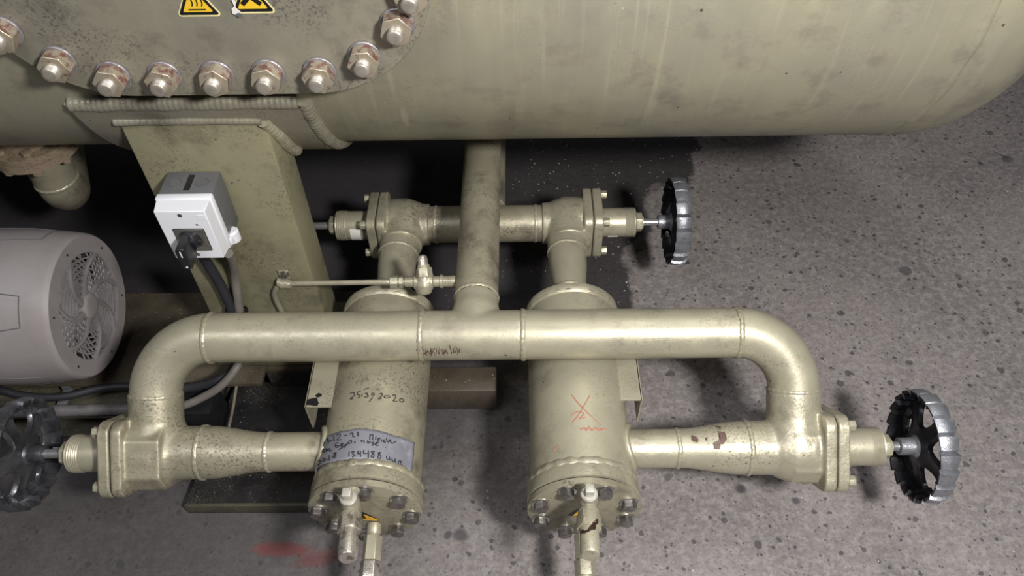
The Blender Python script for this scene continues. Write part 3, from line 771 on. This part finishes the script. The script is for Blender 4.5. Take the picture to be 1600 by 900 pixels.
tw = [
 [(215, 270), (240, 255), (225, 330), (205, 360)], [(262, 245), (300, 240)], [(250, 300), (285, 225), (300, 290)], [(300, 265), (345, 250)], [(372, 185), (378, 265)], [(405, 200), (425, 170), (460, 165), (455, 200), (415, 245), (475, 240)], [(515, 185), (555, 178)], [(590, 165), (615, 150), (640, 155), (630, 190), (655, 200)], [(705, 135), (708, 190)],
 [(875, 170), (870, 240)], [(873, 185), (900, 165), (915, 185), (908, 250)], [(955, 195), (952, 240)], [(975, 240), (1010, 225), (1000, 215), (978, 245), (1005, 270)], [(1030, 235), (1035, 262), (1060, 260), (1065, 240), (1068, 275), (1090, 275)], [(1100, 225), (1115, 270), (1135, 265), (1150, 240), (1165, 285), (1190, 290), (1230, 265)],
 [(185, 385), (190, 420), (170, 470)], [(225, 380), (215, 410), (240, 415), (245, 385), (225, 380)], [(262, 365), (268, 400), (280, 370), (290, 398)], [(310, 360), (320, 400), (345, 390)], [(440, 285), (405, 290), (395, 340), (430, 345), (440, 320), (410, 325)], [(470, 320), (500, 300), (480, 290), (470, 325), (505, 335)], [(520, 355), (600, 245), (615, 280), (560, 300)], [(440, 380), (500, 340), (540, 300)],
 [(655, 275), (675, 270)], [(745, 250), (770, 260), (750, 275)], [(790, 250), (792, 285)], [(840, 255), (845, 290), (880, 270)], [(830, 272), (860, 265)], [(930, 275), (895, 285), (925, 305), (900, 325)], [(950, 305), (985, 285), (965, 275), (945, 310), (990, 325)], [(1085, 340), (1088, 350)],
 [(165, 540), (185, 530), (180, 565), (150, 600)], [(225, 500), (215, 535), (245, 530), (250, 500), (225, 500)], [(280, 520), (283, 526)], [(308, 460), (310, 530)], [(400, 420), (370, 430), (400, 455), (385, 490), (360, 480), (385, 450), (410, 415)],
 [(585, 405), (583, 480)], [(610, 415), (650, 405), (635, 440), (665, 460), (625, 480)], [(710, 395), (705, 435), (745, 430)], [(742, 400), (740, 480)], [(790, 385), (785, 430), (850, 425)], [(850, 390), (850, 495)], [(925, 400), (890, 410), (930, 450), (915, 490), (890, 470), (935, 405)], [(1015, 415), (985, 430), (1025, 465), (1010, 500), (980, 480), (1020, 420)],
 [(1100, 465), (1105, 510), (1135, 515), (1140, 480), (1145, 520), (1165, 525)], [(1175, 495), (1185, 540), (1215, 535), (1220, 505), (1225, 550), (1245, 555)], [(1265, 590), (1270, 540), (1310, 545), (1290, 570), (1320, 595)], [(1345, 605), (1350, 612)]]
surf('handwriting', cs(tw, 480, 660, 8.889), cL, TR + .0012, .00085, M['ink'], tp)
# bare spots where the paint came off, rub marks on the header
def patch(name, polys, hit, mat, par, lift=.0005):
    bm = NB_()
    for pts in polys:
        P = [hit(x, y) for x, y in pts]; cx_ = sum(x for x, y in pts) / len(pts); cy_ = sum(y for x, y in pts) / len(pts)
        c_ = bm.verts.new(hit(cx_, cy_)); ring = [bm.verts.new(p) for p in P]
        for k in range(len(ring)): bm.faces.new((c_, ring[k], ring[(k + 1) % len(ring)]))
    o = obj(name, bm, mat, par); return o
def hit_port(x, y): return cyl_hit(x, y, VCR, .0480 if x > 1110 else .0385, 0)
M['bare'] = plain('bare_brown_metal', (.12, .07, .055), .5, .2, .4, 80, .4)
def wig(pts, k=3):
    out = []
    for i, p in enumerate(pts):
        q_ = pts[(i + 1) % len(pts)]
        for j in range(k): t = j / k; out.append((p[0] + (q_[0] - p[0]) * t + random.uniform(-.5, .5), p[1] + (q_[1] - p[1]) * t + random.uniform(-.5, .5)))
    return out
patch('bare_patch', [wig([(1100 + x / 4, 600 + y / 4) for x, y in L_]) for L_ in ([(95, 295), (130, 300), (145, 340), (125, 375), (103, 378), (100, 410), (70, 405), (68, 370), (105, 345)], [(72, 262), (100, 278), (112, 270), (104, 266), (80, 258)])], hit_port, M['bare'], fr)
patch('bare_patch', [wig([(1081, 680), (1088, 682), (1092, 687), (1090, 691), (1081, 688)]), wig([(1102, 684), (1106, 683), (1105, 688), (1102, 688)], 2)], lambda x, y: cyl_hit(x, y, VCR, .0395, 0), M['bare'], fr)
zb_ = ZF + .0485
patch('bare_patch', [wig([(480, 624), (495, 621), (498, 630), (496, 634), (479, 633)]), wig([(492, 618), (498, 614), (503, 615), (502, 619), (496, 621)], 2)], lambda x, y: at(x, y, z=zb_), M['black'], flt)
HC = V((0, YH, ZH)); bm = NB_()
for k in range(70):
    x = 650 + 68 * random.random() ** .9; y = 549 + random.gauss(0, 2.6); l_ = random.uniform(1, 3.4)
    P = [cyl_hit(x + random.uniform(-.6, .6), yy, HC, RH + .0001, 0) for yy in (y - l_, y, y + l_)]
    tube(bm, P, random.uniform(.0004, .0008), seg=5)
obj('rub_marks', bm, M['bare'], hdr)
# small warning stickers on the covers
def mini(par, pts_y, pts_b):
    y = YN
    st = flat('warning_sticker', [[at(px, py, y=y) for px, py in pts_b]], y - .0003, M['black'], par)
    flat('field', [[at(px, py, y=y) for px, py in pts_y]], y - .0010, M['orange'], st)
    return st
s1 = mini(cvl, [(568.5, 803), (591, 811.5), (589, 812.5), (567, 811)], [(566, 799), (592, 812), (591, 813), (566, 812)])
flat('symbol', [[at(px, py, y=YN) for px, py in ((567.5, 804), (571, 805), (569.5, 806.5), (573, 808), (569, 809), (567.3, 807))]], YN - .0018, M['black'], s1)
s2 = mini(cvr, [(895, 804.5), (904, 797), (904, 804.5)], [(887, 805), (904, 793.5), (906, 806)])

# ---------------------------------------------------------------- drain valves on the covers
def drain(label, px_head, py_head, px_cap, py_cap, px2, mat_body, mat_cap, x2nd, z2nd, stagger):
    yb = .566
    hd = at(px_head, py_head, y=yb); 
    t = thing('drain_valve', label, 'valve', (hd.x, YN, hd.z), 'drain valves on the filter covers')
    bc = V((hd.x, yb, hd.z - .034))
    cp = at(px_cap, py_cap, y=yb - .100)
    d = (cp - bc).normalized()
    bm = NB_()
    lathe(bm, [(0, .0135), (.006, .0135), (.008, .0115), (.03, .0115)], (bc.x, YN, bc.z), -EY, seg=32)
    lathe(bm, [(-.018, .0125), (-.012, .0155), (.012, .0155), (.022, .013)], bc, EZ, seg=32)
    lathe(bm, [(0, .0135), (.022, .0135), (.024, .017), (.030, .017)], bc, d, seg=32)
    obj('body', bm, mat_body, t)
    bm = NB_(); lathe(bm, [(.018, .0120), (.022, .0135), (.027, .0137), (.029, .0118)], bc, EZ, seg=32); obj('collar', bm, M['stem_paint'], t)
    bm = NB_(); box(bm, bc + EZ * .036, (.0140, .0140, .019), .0014); obj('square_stem', bm, M['stem_paint'], t)
    bm = NB_(); prism(bm, hexpts(.0195), bc, d, EX, .026, .030); me_bevel(bm, .0015); obj('hex_nut', bm, mat_cap, t)
    L = (cp - bc).length
    bm = NB_(); lathe(bm, [(.050, .0148), (L - .003, .0148), (L, .0125)], bc, d, seg=36); obj('cap', bm, mat_cap, t)
    # outlet union and tube running forward then down to the floor
    o2 = V((x2nd, YN, z2nd)); d2 = V((0, -1, -.12)).normalized()
    bm = NB_(); lathe(bm, [(0, .0125), (stagger, .0125), (stagger + .002, .011), (stagger + .006, .0125)], o2, d2, seg=28)
    prism(bm, hexpts(.0165), o2, d2, EX, .042, stagger + .006); obj('union_body', bm, M['gold'], t, bevel=.001)
    bm = NB_(); prism(bm, hexpts(.0185), o2, d2, EX, .026, stagger + .050); me_bevel(bm, .0015); obj('union_nut', bm, mat_cap, t)
    bm = NB_(); q0 = o2 + d2 * (stagger + .07); q1 = o2 + d2 * .30; 
    pts = [q0, q0.lerp(q1, .5), q1 - d2 * .03, q1 + V((0, -.01, -.012)), q1 + V((0, -.018, -.05)), V((q1.x, q1.y - .018, .004))]
    tube(bm, smooth_path(pts, 6), .0135, seg=24); obj('outlet_tube', bm, M['gold'], t)
    return t
drain('square-headed drain valve with a worn nickel cap on the left filter cover', 543, 774, 543, 872, 568, M['gold_cast'], M['nickel'], FXL + .009, .214, .016)
drain('square-headed drain valve with a gold painted cap on the right filter cover', 921, 768, 922, 868, 905, M['gold_cast'], M['gold_chip'], FXR + .001, .205, .012)

# ---------------------------------------------------------------- impulse tube, clamp and needle valve
nv = thing('needle_valve', 'small gold needle valve with thin impulse tube screwed into the nozzle pipe', 'valve', (at(662, 440, z=.40).x, .98, .40))
YT, ZT = at(662, 440, z=.405).y, .405
def xt(px, py=440): return at(px, py, z=ZT).x
oR = V((xt(712), YT, ZT))
bm = NB_(); lathe(bm, [(0, .011), (xt(712) - xt(704), .011), (xt(712) - xt(703), .0105), (xt(712) - xt(693), .0105), (xt(712) - xt(692), .013), (xt(712) - xt(688), .013), (xt(712) - xt(687), .0105), (xt(712) - xt(678), .0105)], oR, -EX, seg=28)
obj('stub', bm, M['gold_cast'], nv)
bm = NB_(); cN = V((xt(662), YT, ZT))
lathe(bm, [(-.019, .010), (-.018, .0145), (.018, .0145), (.019, .010)], cN, EX, seg=28)
lathe(bm, [(-.020, .007), (-.016, .0145), (.0, .0175), (.012, .0155), (.02, .0145)], cN + V((0, -.004, -.004)), V((0, .55, .83)), seg=28)
obj('body', bm, M['gold_cast'], nv, remesh=.0016, smooth=3)
dn = (at(659, 398, y=YT + .028) - (cN + V((0, .008, .01)))).normalized()
hN = at(659, 398, y=YT + .030); bN = at(663, 432, y=YT - .002); dn = (hN - bN).normalized(); LN = (hN - bN).length
bm = NB_(); prism(bm, hexpts(.0165), bN, dn, EX, .018, -.002); me_bevel(bm, .0015); lathe(bm, [(.016, .0125), (.021, .012)], bN, dn, seg=24); obj('hex_nut', bm, M['gold_cast'], nv)
bm = NB_(); lathe(bm, [(.018, .0108), (LN - .008, .0100), (LN - .003, .0085), (LN, .004)], bN, dn, seg=24); obj('cap', bm, M['nickel'], nv)
bm = NB_(); prism(bm, hexpts(.0125), (xt(610), YT, ZT), EX, EZ, xt(622) - xt(610)); me_bevel(bm, .001); prism(bm, hexpts(.0115), (xt(624), YT, ZT), EX, EZ, xt(630) - xt(624)); lathe(bm, [(0, .007), (xt(634) - xt(618), .007)], (xt(618), YT, ZT), EX, seg=20)
lathe(bm, [(0, .0095), (xt(648) - xt(633), .0105)], (xt(633), YT, ZT), EX, seg=24)
obj('compression_fitting', bm, M['gold_cast'], nv)
# clamp sits on the column front
ck = at(445, 437, y=YC - .012)
it = thing('impulse_tube', 'thin gold tube clamped to the column and leading to the small needle valve', 'tube', ck)
tp_ = [V((xt(612), YT, ZT)), V((xt(590), YT, ZT))]
tq = at(462, 443, y=YC - .012); tp_ += [tq]
for px, py, yy in ((445, 443, .012), (434, 448, .011), (429, 458, .010), (432, 470, .010), (440, 486, .010), (452, 515, .010), (462, 545, .010)): tp_.append(at(px, py, y=YC - yy))
bm = NB_(); tube(bm, smooth_path(tp_, 8), .0052, seg=14); obj('tube', bm, M['gold'], it)
bm = NB_(); box(bm, at(444, 429, y=YC - .003), (.020, .004, .024), .001)
lathe(bm, [(-.008, .0105), (.008, .0105)], at(445, 443, y=YC - .010), EX, seg=24); obj('clamp', bm, M['gold_cast'], it)
bm = NB_(); lathe(bm, [(-.003, .0090), (.003, .0090)], at(453, 444, y=YC - .011), EX, seg=20); lathe(bm, [(-.003, .0095), (.003, .0095)], at(437, 441, y=YC - .010), EX, seg=20); obj('clamp_collar', bm, M['gold_cast'], it)
me_cb = bolt_mesh(.0065, .006, .0085, M['steel'])
place('bolt', me_cb, at(445, 428, y=YC - .005), -EY, EZ, it, .2)

# ---------------------------------------------------------------- isolator switch on the column
yb_, yf = YC, YC - .097
bl = at(255, 281, y=yb_); br = at(341, 281, y=yb_)
fbot = at(312, 404, y=yf); ftop = at(279, 330, y=yf); SW = at(321, 330, y=yf).x - at(237, 330, y=yf).x; SX = (at(321, 330, y=yf).x + at(237, 330, y=yf).x) / 2
BZ0, BZ1 = fbot.z, ftop.z
sw = thing('isolator_switch', 'white and grey switch box with a black rotary knob on the column', 'switch', (SX, YC, (BZ0 + BZ1) / 2))
HS = BZ1 - BZ0; MZ = (BZ0 + BZ1) / 2; DB_ = .058
bm = NB_(); box(bm, (SX, YC - DB_ / 2, MZ), (SW + .004, DB_, HS + .004), .004); obj('back_box', bm, M['box_grey'], sw)
bm = NB_(); box(bm, (SX, YC - DB_ - .006, MZ), (SW + .006, .014, HS + .006), .002)
# cover front, slightly narrower, tapering
y0, y1 = YC - DB_ - .010, yf
vs = [bm.verts.new((SX + sx * (SW / 2 + (0.001 if yy == y0 else -.002)), yy, MZ + sz * (HS / 2 + (.001 if yy == y0 else -.001)))) for yy in (y0, y1) for sx, sz in ((-1, -1), (1, -1), (1, 1), (-1, 1))]
bm.faces.new(vs[:4]); bm.faces.new(vs[4:][::-1])
for i in range(4): bm.faces.new((vs[i], vs[(i + 1) % 4], vs[4 + (i + 1) % 4], vs[4 + i]))
obj('cover', bm, M['white'], sw, bevel=.0012)
bm = NB_(); lathe(bm, [(0, .012), (.020, .012), (.023, .009)], (SX + SW / 2 + .002, YC - .045, BZ0 - .006), EZ, seg=28); box(bm, (SX + SW / 2 - .002, YC - .052, BZ0 + .006), (.018, .026, .016), .003); obj('cable_entry', bm, M['white'], sw)
for dx in (-.024, .022):   # knockouts on the top
    bm = NB_(); lring(bm, [(-.001, .0115), (.0010, .0115), (.0010, .0102), (-.001, .0102)], (SX + dx, YC - .030, MZ + HS / 2 + .002), EZ, seg=32)
    lathe(bm, [(-.001, .0095), (.0006, .0095)], (SX + dx, YC - .030, MZ + HS / 2 + .002), EZ, seg=32); obj('knockout', bm, M['box_grey'], sw)
bm = NB_(); box(bm, (SX, YC - .030, MZ + HS / 2 + .0012), (.010, .038, .003)); obj('slot', bm, M['black'], sw)
kc = at(297, 379, y=yf); kp = at(294, 381, y=yf)
bm = NB_(); prism(bm, rrect(.050, .050, .002, 3), (SX + .002, yf + .0005, at(292, 372, y=yf).z - .004), -EY, EZ, .0022); pl_ = obj('face_plate', bm, M['plate_grey'], sw, bevel=.0005)
kz = at(292, 372, y=yf).z - .002
bm = NB_(); prism(bm, rrect(.0525, .0525, .003, 3), (SX + .002, yf + .0005, kz - .002), -EY, EZ, .0012); obj('plate_border', bm, M['black'], sw)
bm = NB_(); kx = SX - .001
lathe(bm, [(0, .019), (.006, .0185), (.010, .0165), (.016, .014)], (kx, yf - .0015, kz), -EY, seg=36); box(bm, (kx + .013, yf - .008, kz), (.018, .010, .012), .003)
obj('knob_base', bm, M['black'], sw)
bm = NB_(); prism(bm, [(-.0075, -.024), (.0075, -.024), (.0085, -.018), (.0085, .017), (.006, .022), (-.006, .022), (-.0085, .017), (-.0085, -.018)], (kx, yf - .012, kz - .001), -EY, EZ, .034); kb = obj('knob', bm, M['black'], sw, bevel=.0015)
bm = NB_(); box(bm, (kx, yf - .0465, kz + .010), (.0016, .0012, .013)); lathe(bm, [(0, .0018), (.001, .0018)], (kx, yf - .046, kz - .020), -EY, seg=14); obj('pointer_mark', bm, M['white'], kb)
bm = NB_(); lathe(bm, [(0, .0038), (.0008, .0038)], at(281, 336.5, y=yf), -EY, seg=20); obj('cover_screw', bm, M['steel'], sw)
bm = NB_(); lathe(bm, [(0, .0034), (.0009, .0034)], at(310, 397.5, y=yf), -EY, seg=20); obj('cover_screw', bm, M['box_grey'], sw)
for px, py in ((308, 351), (322, 381)):
    bm = NB_(); lathe(bm, [(0, .0018), (.0006, .0018)], at(px, py, y=yf - .002), -EY, seg=14); obj('plate_screw', bm, M['steel'], sw)
flat('embossed_square', [[at(px, py, y=yf) for px, py in ((307, 336), (319, 336), (322, 344), (309, 344))]], yf, M['white'], sw)

# ---------------------------------------------------------------- cables
def cable(name, label, cat, pts, r, mat, n=8):
    bm = NB_(); tube(bm, smooth_path(pts, n), r, seg=18); o = obj(name, bm, mat); return tag(o, label, cat, 'cables from the switch box' if name == 'power_cable' else None)
yc_ = YC - .014
cable('power_cable', 'thick dark grey cable dropping from the switch box down the column', 'cable',
      [at(312, 393, y=YC - .03), at(322, 408, y=YC - .022), at(338, 434, y=yc_), at(352, 460, y=yc_), at(362, 484, y=yc_), at(372, 520, y=yc_), at(374, 545, y=YC - .03), at(366, 572, y=YC - .06), at(345, 592, z=.17), at(300, 605, z=.15), at(250, 608, z=.14)], .0098, M['cable_dark'])
cable('power_cable', 'light grey cable dropping from the right of the switch box and curving behind the elbow', 'cable',
      [at(357, 396, y=YC - .05), at(363, 410, y=YC - .03), at(367, 432, y=yc_), at(371, 460, y=yc_), at(374, 484, y=yc_), at(380, 520, y=YC - .02), at(380, 548, y=YC - .05), at(368, 577, z=.20), at(345, 603, z=.18), at(318, 620, z=.165), at(285, 634, z=.155), at(240, 640, z=.14)], .0085, M['cable_grey'])
cable('black_cable', 'black cable lying along the skid in front of the motor', 'cable',
      [at(-60, 600, z=.13), at(0, 609, z=.13), at(30, 617, z=.125), at(70, 621, z=.125), at(110, 618, z=.125), at(150, 608, z=.125), at(185, 604, z=.125), at(230, 604, z=.125), at(285, 600, z=.125)], .0085, M['cable_dark'])
bm = NB_(); cc = at(368, 485, y=YC - .013)
lring(bm, [(-.003, 1), (.003, 1), (.003, .9), (-.003, .9)], (0, 0, 0), EZ, seg=40, rmod=None)
for v in bm.verts: v.co = V((v.co.x * .0235, v.co.y * .0125, v.co.z)) + cc + V((.002, 0, 0))
tag(obj('cable_tie', bm, M['black']), 'black cable tie holding the two switch cables together above the header', 'cable tie')
# conduit with saddle clips
cd = thing('conduit', 'straight grey conduit running left behind the front elbow', 'conduit', at(150, 640, z=.10))
c0, c1 = at(-80, 646, z=.115), at(285, 637, z=.115)
bm = NB_(); lathe(bm, [(0, .0125), ((c1 - c0).length, .0125)], c0, c1 - c0, seg=32); obj('pipe_run', bm, M['conduit'], cd)
for px in (100,):
    p = at(px, 634, z=.10); bm = NB_(); box(bm, p + V((0, .012, .008)), (.020, .05, .006), .001); box(bm, p + V((0, .034, .012)), (.018, .004, .018)); obj('clip', bm, M['box_grey'], cd)

# ---------------------------------------------------------------- motor
YM, ZM = 1.04, .282
mx = at(133, 472, y=YM).x + .006
mo = thing('electric_motor', 'light grey electric motor with a round vented fan cowl, lying behind the left valve', 'motor', (mx - .15, YM, .1))
o = V((mx, YM, ZM)); RM = .158
bm = NB_(); lathe(bm, [(-.75, RM), (-.165, RM)], o, EX, seg=96)
obj('housing', bm, M['motor'], mo)
bm = NB_(); lring(bm, [(-.30, RM + .003), (-.155, RM + .003), (-.10, RM + .002), (-.03, .1535), (-.012, .151), (-.004, .149), (0, .145), (0, .112), (-.010, .112), (-.02, .120), (-.30, RM - .003)], o, EX, seg=128)
cw = obj('fan_cowl', bm, M['motor'], mo)
for a_ in (134, 62, 350, 206, 278):   # pressed panel lines of the cowl
    bm = NB_(); P = []
    for s_, da in ((-.30, -16), (-.155, -16), (-.05, -11), (-.05, 11), (-.155, 16), (-.30, 16)):
        r = (RM + .003) if s_ < -.1 else .1545
        P.append((s_, r, radians(a_ + da)))
    pts = []
    for (s0, r0, a0), (s1, r1, a1) in zip(P, P[1:]):
        for k in range(10):
            t = k / 10; s_ = s0 + (s1 - s0) * t; a = a0 + (a1 - a0) * t; r = r0 + (r1 - r0) * t
            r = RM + .003 if s_ < -.155 else RM + .003 - .001 * (s_ + .155) / .055 if s_ < -.10 else .160 - (s_ + .10) / .07 * .0065
            pts.append(o + EX * s_ + V((0, cos(a), sin(a))) * (r + .0002))
    tube(bm, pts, .0012, seg=6); obj('panel_line', bm, M['box_grey'], cw)
gr = NB_()
lring(gr, [(-.006, .1155), (-.001, .1155), (-.001, .110), (-.006, .110)], o, EX, seg=96)
for r in (.044, .055, .066, .077, .088, .099):
    lring(gr, [(-.008, r + .0018), (-.002, r + .0018), (-.002, r - .0018), (-.008, r - .0018)], o, EX, seg=96)
NS = 7
for k in range(NS * 6):
    a = 2 * pi * k / (NS * 6); u_ = V((0, cos(a), sin(a)))
    if k % 6 == 0: continue
    pts = [o + EX * -.006 + V((0, cos(a + .9 * (r - .03) / .08), sin(a + .9 * (r - .03) / .08))) * r for r in (.032, .05, .07, .09, .112)]
    tube(gr, pts, .0018, seg=6)
g_ = obj('grille', gr, M['motor_face'], cw)
for k in range(NS):   # broad curved spokes
    a = 2 * pi * k / NS + .3; bm = NB_(); A, B = [], []
    for j in range(11):
        r = .026 + .088 * j / 10; aa = a - .75 * (j / 10) ** 1.2; wd = .0085 - .0035 * sin(pi * j / 10)
        c_ = V((0, cos(aa), sin(aa))) * r; n_ = V((0, -sin(aa), cos(aa))) * wd
        A.append([bm.verts.new(o + EX * x + c_ + n_ * s_) for x, s_ in ((-.007, -1), (-.0005, -1), (.0012, 0), (-.0005, 1), (-.007, 1))])
    for P, Q in zip(A, A[1:]):
        for i in range(5): bm.faces.new((P[i], Q[i], Q[(i + 1) % 5], P[(i + 1) % 5]))
    bm.faces.new(A[0]); bm.faces.new(A[-1][::-1]); obj('spoke', bm, M['motor_face'], g_)
bm = NB_(); lathe(bm, [(-.01, .028), (0, .0275), (.004, .023), (.005, .018), (.0055, .005)], o, EX, seg=40); obj('hub_cap', bm, M['motor'], g_)
bm = NB_(); lathe(bm, [(-.06, .108), (-.05, .108)], o, EX, seg=48)
for k in range(9):
    a = 2 * pi * k / 9; box(bm, o + EX * -.035 + V((0, cos(a), sin(a))) * .07, (.03, .07, .004), 0, (EX, V((0, cos(a), sin(a))), V((0, -sin(a), cos(a)))))
obj('fan', bm, M['motor_face'], mo)
for k in range(6):
    a = radians(20 + 60 * k); bm = NB_(); lathe(bm, [(-.001, .0028), (.0008, .0028)], o + V((0, cos(a), sin(a))) * .1300, EX, seg=12); obj('screw', bm, M['void'], cw)
bm = NB_()
for s_ in (-1, 1): box(bm, (mx - .42, YM + s_ * .075, .130), (.28, .06, .060), .004)
obj('foot', bm, M['skid_black'], mo)

# ---------------------------------------------------------------- left vessel nozzle
fc = at(62, 236, z=.50)
me_rb = bolt_mesh(.0110, .0100, .0125, M['rust_flange'])
pn = thing('flanged_nozzle', 'rosy-stained pipe flange with a gold bend hanging under the left of the vessel', 'pipe flange', (fc.x, fc.y, .5))
bm = NB_(); lathe(bm, [(.075, .062), (.045, .064), (.043, .086), (.030, .086), (.028, .080), (.026, .086), (.010, .086), (.004, .066), (-.004, .054), (-.012, .046)], fc, EZ, seg=72); obj('flange', bm, M['rust_flange'], pn)
for k in range(8):
    a = radians(20 + 45 * k); place('bolt', me_rb, fc + V((cos(a) * .073, sin(a) * .073, .043)), EZ, EX, pn, random.random())
for k in range(8):
    a = radians(20 + 45 * k); place('bolt', me_rb, fc + V((cos(a) * .074, sin(a) * .074, .010)), -EZ, EX, pn, random.random())
bm = NB_(); e0 = fc + V((0, 0, -.015)); e1 = fc + V((0, 0, -.075)); RBn = .070
pts = [e0, e1] + [e1 + V((-.42 * RBn * (1 - cos(a)), .9 * RBn * (1 - cos(a)), -RBn * sin(a))) for a in [radians(9 * k) for k in range(1, 11)]]
pts.append(pts[-1] + V((-.084, .18, 0)))
tube(bm, pts, .044, seg=48); obj('bend', bm, M['gold_dirty'], pn)
bm = NB_(); bead(bm, e1, EZ, .044, .004); obj('weld_seam', bm, M['weld'], pn)
bm = NB_(); lathe(bm, [(0, .058), (.25, .058)], fc + V((0, 0, .06)), EZ, seg=48); obj('neck', bm, M['cover'], pn)

# ---------------------------------------------------------------- skid
sk = thing('skid_frame', 'grimy brown steel skid frame under the motor and the box column', 'skid frame', (-.8, 1.0, 0))
yB = at(250, 458, z=.1).y; yF = at(120, 602, z=.1).y; xr = -.385
bm = NB_(); xm = -.565; ym_ = 1.005
box(bm, ((-2.2 + xm) / 2, (yB + yF) / 2, .094), (xm + 2.2, yB - yF, .012), .001); box(bm, ((xm + xr) / 2, (yB + ym_) / 2, .094), (xr - xm, yB - ym_, .012), .001); obj('deck_plate', bm, M['skid_brown'], sk)
bm = NB_(); yW = yF + .03
xe = -.685
box(bm, ((-2.2 + xe) / 2, yF - .035, .085), (xe + 2.2, .075, .010), .001); box(bm, ((-2.2 + xe) / 2, yW - .03, .047), (xe + 2.2, .010, .085)); box(bm, ((-2.2 + xe) / 2, yF - .035, .005), (xe + 2.2, .075, .010), .001)
obj('front_channel', bm, M['skid_edge'], sk)
bm = NB_(); box(bm, ((-2.2 + xr) / 2, yB - .01, .044), (xr + 2.2, .010, .088)); box(bm, (xr - .005, (yB + ym_) / 2, .044), (.010, yB - ym_, .088)); box(bm, ((xm + xr) / 2, ym_ + .005, .044), (xr - xm, .010, .088)); obj('side_plate', bm, M['skid_black'], sk)
# cross beam
p = at(775, 612, z=.10); 
bt = at(700, 573, z=.10).y; bf = at(700, 611, z=.10).y
bm = NB_(); box(bm, ((p.x - .30) / 2, (bt + bf) / 2, .0625), (p.x + .30, bt - bf, .075), .004); obj('cross_beam', bm, M['skid_brown'], sk)
# low tray / base plate at the front left
bpl = thing('base_plate', 'black speckled steel plate on the floor between the left valve and the left filter', 'base plate', at(400, 740, z=0))
A_ = [at(288, 788, z=.032), at(560, 788, z=.032), at(540, 597, z=.032), at(368, 597, z=.032)]
bm = NB_(); lo = [bm.verts.new((q_.x, q_.y, 0)) for q_ in A_]; hi = [bm.verts.new(q_) for q_ in A_]
bm.faces.new(lo); bm.faces.new(hi[::-1])
for i in range(4): bm.faces.new((lo[i], hi[i], hi[(i + 1) % 4], lo[(i + 1) % 4]))
obj('plate', bm, M['skid_black'], bpl, bevel=.002)
bm = NB_(); bq = at(288, 790, z=.0328); bq2 = at(560, 790, z=.0328)
b2 = NB_(); box(b2, ((bq.x + bq2.x) / 2, (bq.y + bq2.y) / 2 + .003, .0165), (bq2.x - bq.x, .007, .0325), .001); obj('front_edge', b2, M['skid_edge'], bpl)
ZR = .088
R_ = [at(352, 690, z=ZR), at(358, 665, z=ZR), at(364, 638, z=ZR), at(368, 612, z=ZR), at(372, 593, z=ZR), at(380, 582, z=ZR), at(394, 578, z=ZR), at(415, 577, z=ZR), at(500, 576, z=ZR)]
b3 = NB_(); tube(b3, [R_[0], V((R_[0].x, R_[0].y, .03))], .0032, seg=10); obj('rim_leg', b3, M['gold_dirty'], bpl)
tube(bm, smooth_path(R_, 5), .0032, seg=10); obj('tray_rim', bm, M['gold_dirty'], bpl)  # tray's raised rim, lifted and coloured light so its edge shows
bm = NB_(); q1 = at(300, 668, z=.06); q2 = at(352, 598, z=.13)
jb = thing('junction_box', 'black box standing under the light grey cable next to the left elbow', 'box', (q1.x, q1.y, 0))
bm = NB_(); box(bm, ((q1.x + q2.x) / 2 - .012, (q1.y + q2.y) / 2 - .005, .062), (.070, .075, .124), .006); obj('body', bm, M['black'], jb)
bm = NB_(); box(bm, ((q1.x + q2.x) / 2 - .012, (q1.y + q2.y) / 2 - .005, .128), (.074, .079, .010), .003); obj('lid', bm, M['black'], jb)
# round metal disc lying on the floor
p = at(711, 749, z=0)
bm = NB_(); lathe(bm, [(0, .0058), (.0012, .0060), (.0018, .0054)], p, EZ, seg=24); tag(obj('metal_disc', bm, M['steel']), 'tiny round metal disc lying on the floor between the two filters', 'disc')
bpy.context.view_layer.update()
